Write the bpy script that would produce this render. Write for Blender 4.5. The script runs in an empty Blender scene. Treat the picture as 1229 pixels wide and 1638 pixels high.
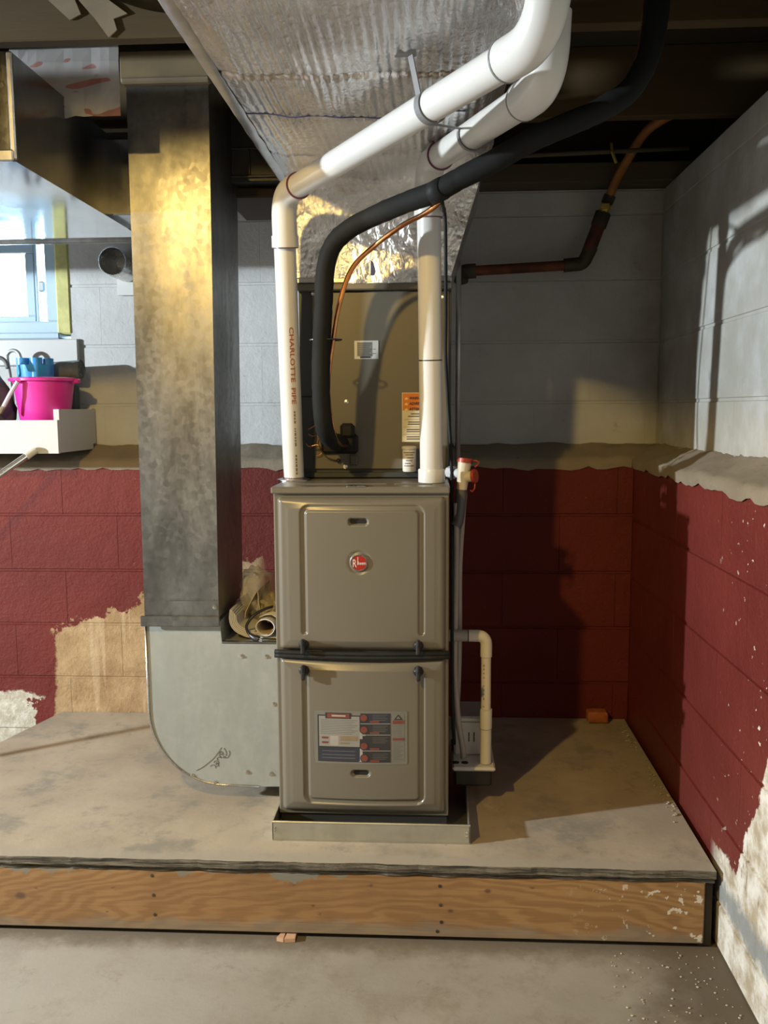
import bpy, bmesh, math, random
from mathutils import Vector, Matrix, noise
random.seed(7)
C = bpy.context.scene.collection
S = bpy.context.scene

# ------------------------------------------------------------------ camera, light, exposure
cam_d = bpy.data.cameras.new('camera'); cam = bpy.data.objects.new('camera', cam_d); C.objects.link(cam)
cam_d.sensor_fit = 'VERTICAL'; cam_d.sensor_height = 24.0
cam_d.lens = 1425.2/1638*24.0
cam_d.clip_start = 0.02
_r, _p, _y = .00575, .11456, .05493
_fwd = Vector((-math.sin(_y)*math.cos(_p), math.cos(_y)*math.cos(_p), -math.sin(_p)))
_rt = Vector((math.cos(_y), math.sin(_y), 0)); _dn = _fwd.cross(_rt)
_r2 = _rt*math.cos(_r)+_dn*math.sin(_r); _d2 = -_rt*math.sin(_r)+_dn*math.cos(_r)
mw = Matrix.Identity(4)
for i in range(3):
    mw[i][0] = _r2[i]; mw[i][1] = -_d2[i]; mw[i][2] = -_fwd[i]
mw[0][3], mw[1][3], mw[2][3] = 0, 0, 1.33
cam.matrix_world = mw
S.camera = cam

w = bpy.data.worlds.new('daylight'); S.world = w; w.use_nodes = True
w.node_tree.nodes['Background'].inputs[0].default_value = (.52, .78, 1, 1)
w.node_tree.nodes['Background'].inputs[1].default_value = 38.0

def lamp(name, loc, power, col, rad):
    d = bpy.data.lights.new(name, 'POINT'); d.energy = power; d.color = col; d.shadow_soft_size = rad
    o = bpy.data.objects.new(name, d); o.location = loc; C.objects.link(o); return o
lamp('warm_bulb', (-.95, .50, 2.25), 128, (1, .66, .19), .035)      # bare bulb left of and behind the photographer
lamp('white_bulb', (-4.60, .78, 1.845), 1450, (.88, .97, 1), .06)    # whiter bulb low under the joists on the left
S.view_settings.view_transform = 'Standard'; S.view_settings.look = 'None'
S.view_settings.gamma = 1; S.view_settings.use_curve_mapping = False
S.view_settings.exposure = 0.0

# ------------------------------------------------------------------ material helpers
def lin(c):
    return tuple(((x/255)/12.92 if x/255 <= .04045 else ((x/255+.055)/1.055)**2.4) for x in c)
ALB = .74   # paints and plasters are a little darker than their nominal values
class G:
    """tiny node-graph helper"""
    def __init__(s, name):
        s.m = bpy.data.materials.new(name); s.m.use_nodes = True
        s.t = s.m.node_tree; s.b = s.t.nodes['Principled BSDF']
        s.geo = None; s.k = ALB
    def n(s, ty): return s.t.nodes.new(ty)
    def put(s, a, sock):
        if isinstance(a, bpy.types.NodeSocket): s.t.links.new(a, sock)
        elif isinstance(a, (tuple, list)):
            sock.default_value = (a[0]*s.k, a[1]*s.k, a[2]*s.k, 1) if sock.type == 'RGBA' else a
        else: sock.default_value = a
    def pos(s):
        if not s.geo: s.geo = s.n('ShaderNodeNewGeometry')
        return s.geo.outputs['Position']
    def xyz(s):
        x = s.n('ShaderNodeSeparateXYZ'); s.put(s.pos(), x.inputs[0]); return x.outputs
    def map(s, scale=(1, 1, 1), rot=(0, 0, 0)):
        m = s.n('ShaderNodeMapping'); s.put(s.pos(), m.inputs[0])
        m.inputs['Scale'].default_value = scale; m.inputs['Rotation'].default_value = rot
        return m.outputs[0]
    def noise(s, scale, detail=4, rough=.55, vec=None, dist=0):
        x = s.n('ShaderNodeTexNoise'); s.put(vec or s.pos(), x.inputs['Vector'])
        x.inputs['Scale'].default_value = scale; x.inputs['Detail'].default_value = detail
        x.inputs['Roughness'].default_value = rough; x.inputs['Distortion'].default_value = dist
        return x.outputs[0]
    def vor(s, scale, vec=None, feat='F1', out=0):
        x = s.n('ShaderNodeTexVoronoi'); s.put(vec or s.pos(), x.inputs['Vector'])
        x.feature = feat; x.inputs['Scale'].default_value = scale; return x.outputs[out]
    def wave(s, scale, dist=2, detail=2, vec=None, dscale=1, dirn='X'):
        x = s.n('ShaderNodeTexWave'); s.put(vec or s.pos(), x.inputs['Vector']); x.bands_direction = dirn
        x.inputs['Scale'].default_value = scale; x.inputs['Distortion'].default_value = dist
        x.inputs['Detail'].default_value = detail; x.inputs['Detail Scale'].default_value = dscale
        return x.outputs[1]
    def ramp(s, f, lo, hi, a=0.0, b=1.0):
        x = s.n('ShaderNodeMapRange'); s.put(f, x.inputs[0]); x.interpolation_type = 'SMOOTHSTEP'
        x.inputs[1].default_value = lo; x.inputs[2].default_value = hi
        x.inputs[3].default_value = a; x.inputs[4].default_value = b; return x.outputs[0]
    def math(s, op, a, b=0.0):
        x = s.n('ShaderNodeMath'); x.operation = op; s.put(a, x.inputs[0]); s.put(b, x.inputs[1]); return x.outputs[0]
    def mix(s, f, a, b):
        x = s.n('ShaderNodeMix'); x.data_type = 'RGBA'
        s.put(f, x.inputs[0]); s.put(a, x.inputs[6]); s.put(b, x.inputs[7]); return x.outputs[2]
    def bump(s, h, st=.3, dist=.01, prev=None):
        x = s.n('ShaderNodeBump'); s.put(h, x.inputs['Height']); x.inputs['Strength'].default_value = st
        x.inputs['Distance'].default_value = dist
        if prev: s.put(prev, x.inputs['Normal'])
        s.put(x.outputs[0], s.b.inputs['Normal']); return x.outputs[0]
    def fin(s, col=None, rough=None, metal=None):
        if col is not None: s.put(col, s.b.inputs['Base Color'])
        if rough is not None: s.put(rough, s.b.inputs['Roughness'])
        if metal is not None: s.put(metal, s.b.inputs['Metallic'])
        return s.m
def simple(name, col, rough=.5, metal=0, var=.12, scale=9, bump=0, bscale=120):
    g = G(name); g.k = 1 if metal else ALB; a = tuple(c*(1-var) for c in col); b = tuple(min(1, c*(1+var)) for c in col)
    f = g.noise(scale, 4)
    if bump: g.bump(g.noise(bscale, 3), bump, .002)
    return g.fin(g.mix(g.ramp(f, .3, .7), a, b), rough, metal)

M = {}
# painted block wall: red dado with worn patches (world position keeps it continuous over the blocks)
def red_wall(name, right):
    g = G(name); x, y, z = g.xyz()
    big = g.noise(2.2, 4); mid = g.noise(14, 5, .6); fine = g.noise(70, 4, .7)
    col = g.mix(g.ramp(big, .3, .7), (.140, .020, .015), (.185, .029, .022))
    col = g.mix(g.ramp(mid, .55, .75, 0, .35), col, (.125, .020, .015))
    col = g.mix(g.ramp(fine, .68, .74, 0, .55), col, (.36, .20, .15))
    jag = g.math('MULTIPLY', g.math('SUBTRACT', g.noise(9, 6, .7), .5), .30)
    if not right:
        raw = g.mix(g.ramp(g.noise(6, 6, .7), .35, .7), (.36, .23, .115), (.56, .39, .22))
        raw = g.mix(g.ramp(g.noise(30, 4, .7, g.map((1, 1, .3))), .60, .74, 0, .7), raw, (.17, .12, .07))
        raw = g.mix(g.ramp(g.noise(16, 3, .5, g.map((1.6, 1, .07))), .60, .68, 0, .45), raw, (.66, .50, .32))
        top = g.math('ADD', g.math('MULTIPLY', x, .34), 1.005)
        h = g.math('SUBTRACT', g.math('ADD', top, jag), z)
        lim = g.math('SUBTRACT', g.math('ADD', x, g.math('MULTIPLY', jag, .35)), -1.415)
        msk = g.math('MULTIPLY', g.ramp(h, 0, .012), g.ramp(lim, 0, .012))
        msk = g.math('MULTIPLY', msk, g.ramp(x, -.65, -.60, 1, 0))
        col = g.mix(msk, col, raw)
        wh = g.mix(g.ramp(g.noise(24, 5, .7), .4, .65), (.52, .47, .37), (.72, .69, .6))
        m2 = g.math('MULTIPLY', g.ramp(g.math('SUBTRACT', g.math('ADD', x, jag), -1.475), 0, .01, 1, 0),
                    g.ramp(g.math('SUBTRACT', z, g.math('MULTIPLY', jag, .5)), .27, .285, 1, 0))
        col = g.mix(m2, col, wh)
        msk = g.math('MAXIMUM', msk, m2)
    else:
        wh = g.mix(g.ramp(g.noise(13, 6, .7), .35, .62), (.48, .40, .28), (.86, .83, .76))
        wh = g.mix(g.ramp(g.noise(26, 4, .7, g.map((1, 1, .25))), .60, .68, 0, .9), wh, (.28, .20, .11))
        edge = g.math('ADD', g.math('SUBTRACT', z, g.math('MULTIPLY', g.math('SUBTRACT', 2.08, y), 2.1)), g.math('MULTIPLY', jag, .8))
        msk = g.ramp(g.math('SUBTRACT', edge, .08), 0, .012, 1, 0)
        fl = g.ramp(g.math('ADD', z, g.math('MULTIPLY', jag, .6)), .245, .26, 1, 0)
        msk = g.math('MAXIMUM', msk, g.math('MULTIPLY', fl, g.ramp(y, 2.12, 2.2, 1, 0)))
        msk = g.math('MAXIMUM', msk, g.math('MULTIPLY', g.ramp(g.noise(34, 3, .6), .675, .69), g.ramp(y, 1.95, 2.3, 1, 0)))
        gr = g.math('MULTIPLY', g.ramp(g.math('ABSOLUTE', g.math('SUBTRACT', g.math('ADD', z, g.math('MULTIPLY', jag, .5)), .155)), .015, .05, 1, 0),
                    g.ramp(y, 2.12, 2.2, 1, 0))
        col = g.mix(msk, col, wh); col = g.mix(g.math('MULTIPLY', gr, .9), col, (.27, .29, .29))
    b = g.bump(g.noise(95, 5, .7), .55, .006)
    g.bump(g.noise(20, 4, .6), .35, .012, b)
    g.b.inputs['Specular IOR Level'].default_value = .45 if right else .22
    return g.fin(col, g.mix(msk, (.85,)*3 if not right else (.62,)*3, (1.2,)*3))
M['red_back'] = red_wall('red_block_paint', False)
M['red_right'] = red_wall('red_block_paint_side', True)
def white_wall():
    g = G('white_block_paint'); x, y, z = g.xyz()
    col = g.mix(g.ramp(g.noise(2.5, 5, .6), .3, .7), (.52, .53, .54), (.66, .68, .70))
    col = g.mix(g.ramp(g.noise(11, 6, .7), .62, .72, 0, .65), col, (.40, .39, .35))
    col = g.mix(g.ramp(g.noise(30, 5, .75), .70, .735, 0, .85), col, (.14, .13, .11))
    # damp, mouldy strip beside the far right corner and along the wall head
    dm = g.math('ADD', g.math('SUBTRACT', g.math('SUBTRACT', .86, x), .0), g.math('MULTIPLY', g.noise(5, 4), .35))
    col = g.mix(g.ramp(dm, .18, .34, .55, 0), col, (.33, .30, .20))
    b = g.bump(g.noise(60, 5, .7), .35, .006)
    g.bump(g.noise(12, 4, .6), .3, .012, b)
    return g.fin(col, .8)
M['white'] = white_wall()
def concrete(name, a, b, stain, rs=.9):
    g = G(name)
    col = g.mix(g.ramp(g.noise(1.3, 5, .6), .3, .7), a, b)
    col = g.mix(g.ramp(g.noise(5, 6, .7), .55, .75, 0, .6), col, stain)
    col = g.mix(g.ramp(g.noise(45, 4, .7), .66, .73, 0, .5), col, tuple(min(1, c*1.6) for c in b))
    col = g.mix(g.ramp(g.noise(26, 4, .7), .28, .36, .55, 0), col, tuple(c*.5 for c in a))
    g.bump(g.noise(40, 6, .7), .35, .008)
    return g.fin(col, rs)
def floor_mat():
    g = G('basement_concrete'); x, y, z = g.xyz()
    col = g.mix(g.ramp(g.noise(1.3, 5, .6), .3, .7), (.30, .27, .225), (.43, .39, .335))
    col = g.mix(g.ramp(g.noise(5, 7, .75), .46, .66, 0, .75), col, (.27, .225, .17))
    col = g.mix(g.ramp(g.noise(9, 7, .8, None, .4), .56, .68, 0, .6), col, (.19, .145, .095))
    # paler and greyer towards the left
    col = g.mix(g.math('MULTIPLY', g.ramp(g.math('ADD', x, g.math('MULTIPLY', g.noise(3, 4), .6)), -.35, .25, 1, 0), .38), col, (.48, .49, .48))
    dirt = g.math('ADD', x, g.math('MULTIPLY', g.noise(7, 5, .7), .35))
    col = g.mix(g.ramp(dirt, .58, .80, 0, .85), col, (.12, .088, .055))
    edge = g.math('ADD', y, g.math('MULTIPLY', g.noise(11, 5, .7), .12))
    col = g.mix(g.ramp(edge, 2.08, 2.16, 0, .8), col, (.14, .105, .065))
    col = g.mix(g.ramp(g.noise(11, 5, .75), .70, .725, 0, .8), col, (.66, .61, .52))
    col = g.mix(g.ramp(g.noise(60, 3, .7), .70, .73, 0, .7), col, (.62, .57, .48))
    g.bump(g.noise(40, 6, .7), .14, .005)
    return g.fin(col, .75)
M['floor'] = floor_mat()
M['ledge'] = concrete('ledge_concrete', (.21, .17, .12), (.36, .30, .22), (.15, .115, .075))
def ply():
    g = G('worn_platform_sheet'); x, y, z = g.xyz()
    col = g.mix(g.ramp(g.noise(1.6, 5, .6), .32, .68), (.38, .315, .24), (.56, .48, .37))
    col = g.mix(g.ramp(g.noise(4.5, 7, .75), .48, .66, 0, .85), col, (.29, .275, .235))
    col = g.mix(g.ramp(g.noise(15, 6, .8, None, .5), .55, .70, 0, .5), col, (.26, .22, .16))
    col = g.mix(g.ramp(g.noise(7, 6, .7, g.map((1, .5, 1))), .60, .72, 0, .5), col, (.62, .55, .45))
    col = g.mix(g.ramp(g.noise(38, 4, .7), .68, .73, 0, .6), col, (.20, .15, .09))
    # bare weathered margin near the front edge
    fr = g.math('ADD', y, g.math('MULTIPLY', g.noise(9, 5, .7), .10))
    col = g.mix(g.ramp(fr, 2.165, 2.20, .75, 0), col, (.44, .40, .33))
    g.bump(g.noise(30, 5, .7), .2, .004)
    return g.fin(col, .7)
M['ply'] = ply()
def edgewood():
    g = G('splintered_ply_edge')
    col = g.mix(g.ramp(g.noise(20, 6, .75, g.map((.35, 1, 9))), .36, .66), (.03, .025, .016), (.38, .32, .22))
    g.bump(g.noise(40, 5, .7, g.map((.3, 1, 4))), 1.0, .02)
    return g.fin(col, .85)
M['ply_edge'] = edgewood()
def board():
    g = G('stained_pine_board'); x, y, z = g.xyz()
    rings = g.n('ShaderNodeTexWave'); rings.wave_type = 'RINGS'; rings.rings_direction = 'SPHERICAL'
    vec = g.map((.75, 1, 3.6)); g.put(vec, rings.inputs['Vector'])
    rings.inputs['Scale'].default_value = 20; rings.inputs['Distortion'].default_value = 11
    rings.inputs['Detail'].default_value = 2; rings.inputs['Detail Scale'].default_value = .35
    f = rings.outputs[1]
    col = g.mix(g.ramp(f, .05, .95), (.30, .155, .055), (.385, .215, .082))
    col = g.mix(g.ramp(g.noise(3, 4), .45, .75, 0, .6), col, (.225, .115, .045))
    col = g.mix(g.ramp(g.noise(14, 5, .7, g.map((.8, 1, 1.6))), .66, .72, 0, .7), col, (.10, .055, .03))
    for kx, kz, kr in ((-1.055, .098, .016), (.137, .140, .010), (-.30, .09, .007), (-.83, .06, .006), (.045, .085, .009)):
        dd = g.math('SQRT', g.math('ADD', g.math('POWER', g.math('SUBTRACT', x, kx), 2.0), g.math('POWER', g.math('MULTIPLY', g.math('SUBTRACT', z, kz), 1.5), 2.0)))
        col = g.mix(g.ramp(g.math('ADD', dd, g.math('MULTIPLY', g.noise(60, 3), .006)), kr*.6, kr*1.5, .8, 0), col, (.085, .04, .022))
    # grey paint left over along the upper and lower edges
    jag = g.math('MULTIPLY', g.math('SUBTRACT', g.noise(7, 6, .7, g.map((1, 1, .6))), .5), .16)
    up = g.math('MULTIPLY', g.ramp(g.math('ADD', z, jag), .172, .180), g.ramp(x, -.05, .05, 1, 0))
    lo = g.ramp(g.math('ADD', z, g.math('MULTIPLY', jag, .7)), .025, .055, .55, 0)
    col = g.mix(g.math('MAXIMUM', up, lo), col, (.23, .215, .17))
    # pale paint spatter at the right-hand end
    sp = g.math('MULTIPLY', g.ramp(g.noise(42, 3, .6), .62, .65), g.ramp(x, .28, .60))
    col = g.mix(sp, col, (.72, .65, .53))
    g.bump(g.noise(25, 4, .6, g.map((.2, 1, 5))), .25, .004)
    return g.fin(col, .6)
M['board'] = board()
def oldwood(name, a, b):
    g = G(name)
    col = g.mix(g.noise(9, 6, .65, g.map((.18, 1.5, 1.5))), a, b)
    g.bump(g.noise(18, 5, .7, g.map((.2, 2, 2))), .3, .006)
    return g.fin(col, .85)
M['joist'] = oldwood('old_joist_wood', (.042, .025, .006), (.100, .060, .015))
M['sub'] = oldwood('old_subfloor_wood', (.020, .014, .007), (.050, .033, .016))
M['sill'] = oldwood('old_sill_wood', (.06, .05, .03), (.15, .12, .07))
def galv(name, a, b, r0, r1, streak=1.0):
    g = G(name); g.k = 1
    sp = g.vor(70, out=1)
    sepn = g.n('ShaderNodeSeparateColor'); g.put(sp, sepn.inputs[0])
    smear = g.noise(4, 6, .7, g.map((1.4, 1.4, .55)))
    f = g.math('ADD', g.math('MULTIPLY', smear, .93), g.math('MULTIPLY', sepn.outputs[0], .07))
    col = g.mix(g.ramp(f, .3, .7), a, b)
    rough = g.ramp(g.math('ADD', g.math('MULTIPLY', g.noise(5, 6, .7, g.map((1.6, 1, .35)), .6), .88), g.math('MULTIPLY', sepn.outputs[1], .12)), .3, .7, r0, r1)
    g.bump(g.noise(5, 3, .5), .06*streak, .02)
    return g.fin(col, rough, 1.0)
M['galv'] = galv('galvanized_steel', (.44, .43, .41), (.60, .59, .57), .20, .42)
M['galv_dull'] = galv('dull_galvanized_steel', (.33, .345, .33), (.41, .425, .405), .48, .60, .4)
M['galv_dull'].node_tree.nodes['Principled BSDF'].inputs['Metallic'].default_value = .55
M['galv_bright'] = galv('bright_galvanized_steel', (.15, .15, .147), (.27, .27, .265), .33, .50)
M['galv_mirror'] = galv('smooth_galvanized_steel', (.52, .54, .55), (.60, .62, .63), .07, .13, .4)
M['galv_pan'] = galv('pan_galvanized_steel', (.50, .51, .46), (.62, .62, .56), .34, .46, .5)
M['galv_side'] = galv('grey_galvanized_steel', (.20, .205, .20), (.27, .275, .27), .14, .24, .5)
M['screw'] = simple('screw_steel', (.62, .60, .56), .25, 1)
def foil(name, bs, bd):
    g = G(name); g.k = 1
    col = g.mix(g.ramp(g.noise(5, 5, .6), .35, .65), (.68, .66, .645), (.92, .91, .905))
    b1 = g.bump(g.noise(160, 4, .7), .35*bs, .004)
    b2 = g.bump(g.vor(75, feat='SMOOTH_F1'), .30*bs, bd, b1)
    g.bump(g.noise(22, 5, .6, g.map((1.6, .35, 1)), .6), .45*bs, .012, b2)
    return g.fin(col, .19, 1.0)
M['foil'] = foil('foil_wrap', 1.0, .006)
M['foil_dots'] = foil('dimpled_foil_wrap', 1.3, .010)
M['foil_tape'] = simple('foil_tape', (.62, .60, .58), .32, 1, .1, 20, .3, 60)
M['ink_blue'] = simple('blue_print_line', (.05, .05, .14), .6)
M['pvc'] = simple('white_pvc', (.76, .755, .74), .26, 0, .03, 4)
M['pvc_cream'] = simple('cream_pvc', (.72, .66, .52), .35, 0, .05, 8)
M['primer'] = simple('purple_primer', (.16, .05, .09), .4)
M['red_print'] = simple('red_pipe_print', (.50, .12, .06), .6)
M['grey_print'] = simple('grey_pipe_print', (.22, .18, .15), .6)
M['strap'] = simple('grey_strap', (.23, .23, .24), .45)
M['furnace'] = simple('taupe_enamel', (.178, .158, .122), .32, 0, .03, 3)
M['furnace_dark'] = simple('dark_taupe_enamel', (.085, .080, .066), .4, 0, .05)
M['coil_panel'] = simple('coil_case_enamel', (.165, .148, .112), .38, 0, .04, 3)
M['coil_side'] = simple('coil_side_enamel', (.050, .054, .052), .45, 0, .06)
M['black'] = simple('black_plastic', (.018, .018, .018), .38, 0, .1)
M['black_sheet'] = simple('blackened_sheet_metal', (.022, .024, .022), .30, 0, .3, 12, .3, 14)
M['rubber'] = simple('black_rubber', (.022, .023, .023), .55, 0, .15, 20, .2, 200)
M['lineset'] = simple('black_foam_insulation', (.013, .0135, .013), .75, 0, .12, 14, .25, 160)
M['rubber'].node_tree.nodes['Principled BSDF'].inputs['Specular IOR Level'].default_value = .15
M['lineset'].node_tree.nodes['Principled BSDF'].inputs['Specular IOR Level'].default_value = .15
M['greyrubber'] = simple('grey_rubber', (.10, .10, .105), .5)
M['hose'] = simple('grey_vinyl_hose', (.40, .37, .33), .4)
M['copper'] = simple('copper', (.62, .27, .11), .28, 1, .2, 30)
M['copper_wire'] = simple('bright_copper_wire', (.80, .34, .16), .3, 1)
M['iron_rust'] = simple('rusty_iron_pipe', (.135, .034, .014), .75, 0, .5, 14, .4, 90)
M['iron_dark'] = simple('dark_iron_fitting', (.048, .040, .026), .7, .2, .4, 20, .4, 90)
M['orange'] = simple('orange_coated_tube', (.36, .135, .018), .5, 0, .2)
M['brass'] = simple('tarnished_brass', (.50, .38, .08), .4, .6, .3)
M['label_white'] = simple('white_label', (.74, .72, .68), .45, 0, .03)
M['label_grey'] = simple('grey_label', (.20, .19, .165), .4, 0, .05)
M['label_mid'] = simple('grey_label_field', (.29, .28, .25), .4, 0, .05)
M['ink'] = simple('label_ink', (.035, .034, .036), .45)
M['ink_navy'] = simple('navy_label_ink', (.035, .036, .055), .45)
M['ink_grey'] = simple('faint_label_ink', (.14, .135, .12), .5)
M['ink_red'] = simple('red_label_ink', (.20, .052, .036), .45)
M['label_tan'] = simple('tan_label_ink', (.27, .20, .12), .5)
M['orange_label'] = simple('orange_label_field', (.72, .20, .025), .45)
M['tan_label'] = simple('cream_label_field', (.74, .66, .46), .5, 0, .03)
M['yellow_ink'] = simple('yellow_label_ink', (.9, .66, .20), .5)
M['emblem_red'] = simple('red_emblem_enamel', (.40, .030, .018), .18, 0, .05)
M['chrome'] = simple('chrome', (.82, .80, .78), .10, 1, .03)
M['pink'] = simple('hot_pink_plastic', (.80, .035, .38), .35, 0, .05)
M['sky'] = simple('sky_blue_plastic', (.035, .33, .85), .35, 0, .05)
M['handle'] = simple('pale_plastic', (.70, .62, .74), .4)
M['matgrey'] = simple('grey_foam_mat', (.21, .245, .25), .8, 0, .15, 30)
M['charcoal'] = simple('charcoal_fabric', (.085, .105, .115), .85, 0, .2, 20, .3, 90)
M['hook_grey'] = simple('grey_metal_hook', (.42, .44, .45), .35, .4)
M['hook_dark'] = simple('dark_hook', (.08, .10, .13), .5)
M['white_board'] = simple('white_melamine', (.64, .645, .65), .5, 0, .03, 5)
M['vinyl'] = simple('haze_tinted_vinyl', (.50, .66, .80), .35, 0, .02)  # bluish haze around the window is put into the frame colour
M['yellow_foam'] = simple('yellow_spray_foam', (.62, .60, .25), .8, 0, .15, 25, .4, 60)
M['paper'] = simple('white_paper', (.78, .76, .72), .7, 0, .05)
M['kraft'] = simple('kraft_paper', (.60, .44, .26), .7, 0, .1)
M['tanpaper'] = simple('tan_paper_strip', (.22, .17, .11), .8, 0, .12, 12)
M['brownpaper'] = simple('brown_paper_facing', (.17, .125, .062), .8, 0, .15, 12)
M['brick'] = simple('orange_brick', (.42, .13, .04), .9, 0, .3, 30, .5, 60)
M['shim'] = simple('pale_pine', (.66, .40, .25), .8, 0, .12, 20)
M['rubble'] = simple('plaster_crumbs', (.52, .46, .36), .9, 0, .2, 40)
M['red_plastic'] = simple('red_plastic', (.50, .020, .015), .35)
M['redcap'] = simple('rust_red_plastic_cap', (.42, .055, .022), .4)
M['slot'] = simple('dark_slot', (.006, .006, .006), .8)
def printed_paper():
    g = G('white_printed_facing')
    col = g.mix(g.ramp(g.noise(5, 4), .35, .7), (.42, .42, .44), (.62, .62, .64))
    pr = g.ramp(g.noise(15, 1, .3, g.map((.8, 1, 2.0), (0, .5, 0)), .8), .61, .64)
    return g.fin(g.mix(g.math('MULTIPLY', pr, .8), col, (.42, .13, .10)), .6)
M['printed'] = printed_paper()
def plastic_bag(name, tint, a):
    g = G(name); m = g.m
    tr = g.n('ShaderNodeBsdfTransparent'); mx = g.n('ShaderNodeMixShader')
    g.put(g.ramp(g.noise(14, 4), .3, .7, a*.7, min(1, a*1.3)), mx.inputs[0])
    g.put(tr.outputs[0], mx.inputs[1]); g.put(g.b.outputs[0], mx.inputs[2])
    out = [n for n in g.t.nodes if n.type == 'OUTPUT_MATERIAL'][0]
    g.put(mx.outputs[0], out.inputs[0])
    g.bump(g.noise(35, 4, .6), .6, .01)
    return g.fin(tint, .18)
M['bag'] = plastic_bag('clear_plastic_bag', (.62, .58, .48), .38)
M['wrap'] = plastic_bag('yellowed_plastic_wrap', (.70, .60, .36), .55)
def glass():
    g = G('window_glass')
    tr = g.n('ShaderNodeBsdfTransparent'); gl = g.n('ShaderNodeBsdfGlossy'); fr = g.n('ShaderNodeFresnel'); mx = g.n('ShaderNodeMixShader')
    gl.inputs['Roughness'].default_value = .02
    g.put(fr.outputs[0], mx.inputs[0]); g.put(tr.outputs[0], mx.inputs[1]); g.put(gl.outputs[0], mx.inputs[2])
    out = [n for n in g.t.nodes if n.type == 'OUTPUT_MATERIAL'][0]; g.put(mx.outputs[0], out.inputs[0])
    return g.m
M['glass'] = glass()

# ------------------------------------------------------------------ object helpers
WL = {}
def empty(name, loc, label, cat, group=None):
    o = bpy.data.objects.new(name, None); C.objects.link(o); o.location = loc; o.empty_display_size = .05
    WL[o] = Vector(loc); tag(o, label, cat, group); return o
def tag(o, label=None, cat=None, group=None, kind=None):
    if label: o['label'] = label
    if cat: o['category'] = cat
    if group: o['group'] = group
    if kind: o['kind'] = kind
    return o
def obj(name, bm, mats, parent=None, smooth=False, origin=None, auto=None):
    """mesh built in world coordinates -> ONE object, origin at its parent or at its own base"""
    me = bpy.data.meshes.new(name)
    if parent is not None: org = WL[parent]
    elif origin is not None: org = Vector(origin)
    else:
        vs = [v.co for v in bm.verts]
        org = Vector(((min(v.x for v in vs)+max(v.x for v in vs))/2, (min(v.y for v in vs)+max(v.y for v in vs))/2, min(v.z for v in vs)))
    bmesh.ops.translate(bm, verts=bm.verts, vec=-org)
    if smooth or auto:
        for f in bm.faces: f.smooth = True
    bm.to_mesh(me); bm.free()
    if auto and hasattr(me, 'set_sharp_from_angle'): me.set_sharp_from_angle(angle=auto)
    for m in (mats if isinstance(mats, (list, tuple)) else [mats]): me.materials.append(m if not isinstance(m, str) else M[m])
    o = bpy.data.objects.new(name, me); C.objects.link(o)
    WL[o] = org
    if parent is not None: o.parent = parent
    else: o.location = org
    return o
def struct(name, bm, mats, **k):
    return tag(obj(name, bm, mats, origin=(0, 0, 0), **k), kind='structure')
def BM(): return bmesh.new()
def box(bm, x0, x1, y0, y1, z0, z1, bev=0, mi=0, seg=1):
    r = bmesh.ops.create_cube(bm, size=1)
    for v in r['verts']:
        v.co = Vector((x0+(v.co.x+.5)*(x1-x0), y0+(v.co.y+.5)*(y1-y0), z0+(v.co.z+.5)*(z1-z0)))
    fs = set(f for v in r['verts'] for f in v.link_faces)
    if bev:
        es = list(set(e for v in r['verts'] for e in v.link_edges))
        rr = bmesh.ops.bevel(bm, geom=es, offset=bev, segments=seg, profile=.5, affect='EDGES')
        fs = set(rr['faces']) | set(f for v in rr['verts'] for f in v.link_faces)
    for f in fs:
        if f.is_valid: f.material_index = mi
    return bm
def poly_prism(bm, pts, off, mi=0):
    """closed prism: polygon pts (Vectors) extruded by vector off"""
    a = [bm.verts.new(p) for p in pts]; b = [bm.verts.new(Vector(p)+Vector(off)) for p in pts]
    n = len(pts); fs = [bm.faces.new(a[::-1]), bm.faces.new(b)]
    for i in range(n): fs.append(bm.faces.new((a[i], a[(i+1) % n], b[(i+1) % n], b[i])))
    for f in fs: f.material_index = mi
    bmesh.ops.recalc_face_normals(bm, faces=fs)
    return bm
def fillet(pts, rad, n=8):
    pts = [Vector(p) for p in pts]; out = [pts[0]]
    for i in range(1, len(pts)-1):
        p, a, b = pts[i], pts[i-1], pts[i+1]
        u = (a-p); v = (b-p); r = rad[i-1] if isinstance(rad, (list, tuple)) else rad
        ang = u.angle(v); t = min(r/max(math.tan(ang/2), 1e-4), .48*u.length if i > 1 else .95*u.length, .48*v.length if i < len(pts)-2 else .95*v.length)
        s, e = p+u.normalized()*t, p+v.normalized()*t
        for k in range(n+1):
            q = k/n; out.append(s*(1-q)**2+p*2*q*(1-q)+e*q*q)
    out.append(pts[-1]); return out
def sweep(bm, pts, r, seg=14, caps=True, mi=0, sx=1.0):
    pts = [Vector(p) for p in pts]; rings = []
    t0 = (pts[1]-pts[0]).normalized()
    nrm = t0.orthogonal().normalized()
    if abs(t0.z) < .95: nrm = (Vector((0, 0, 1))-t0*t0.z).normalized()
    for i, p in enumerate(pts):
        t = (pts[min(i+1, len(pts)-1)]-pts[max(i-1, 0)]).normalized()
        nrm = (nrm-t*nrm.dot(t)).normalized(); bn = t.cross(nrm)
        rr = r[i] if isinstance(r, (list, tuple)) else r
        rings.append([bm.verts.new(p+(nrm*math.cos(2*math.pi*k/seg)*sx+bn*math.sin(2*math.pi*k/seg))*rr) for k in range(seg)])
    for a, b in zip(rings, rings[1:]):
        for k in range(seg):
            f = bm.faces.new((a[k], a[(k+1) % seg], b[(k+1) % seg], b[k])); f.material_index = mi
    if caps:
        bm.faces.new(rings[0][::-1]).material_index = mi; bm.faces.new(rings[-1]).material_index = mi
    return bm
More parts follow.
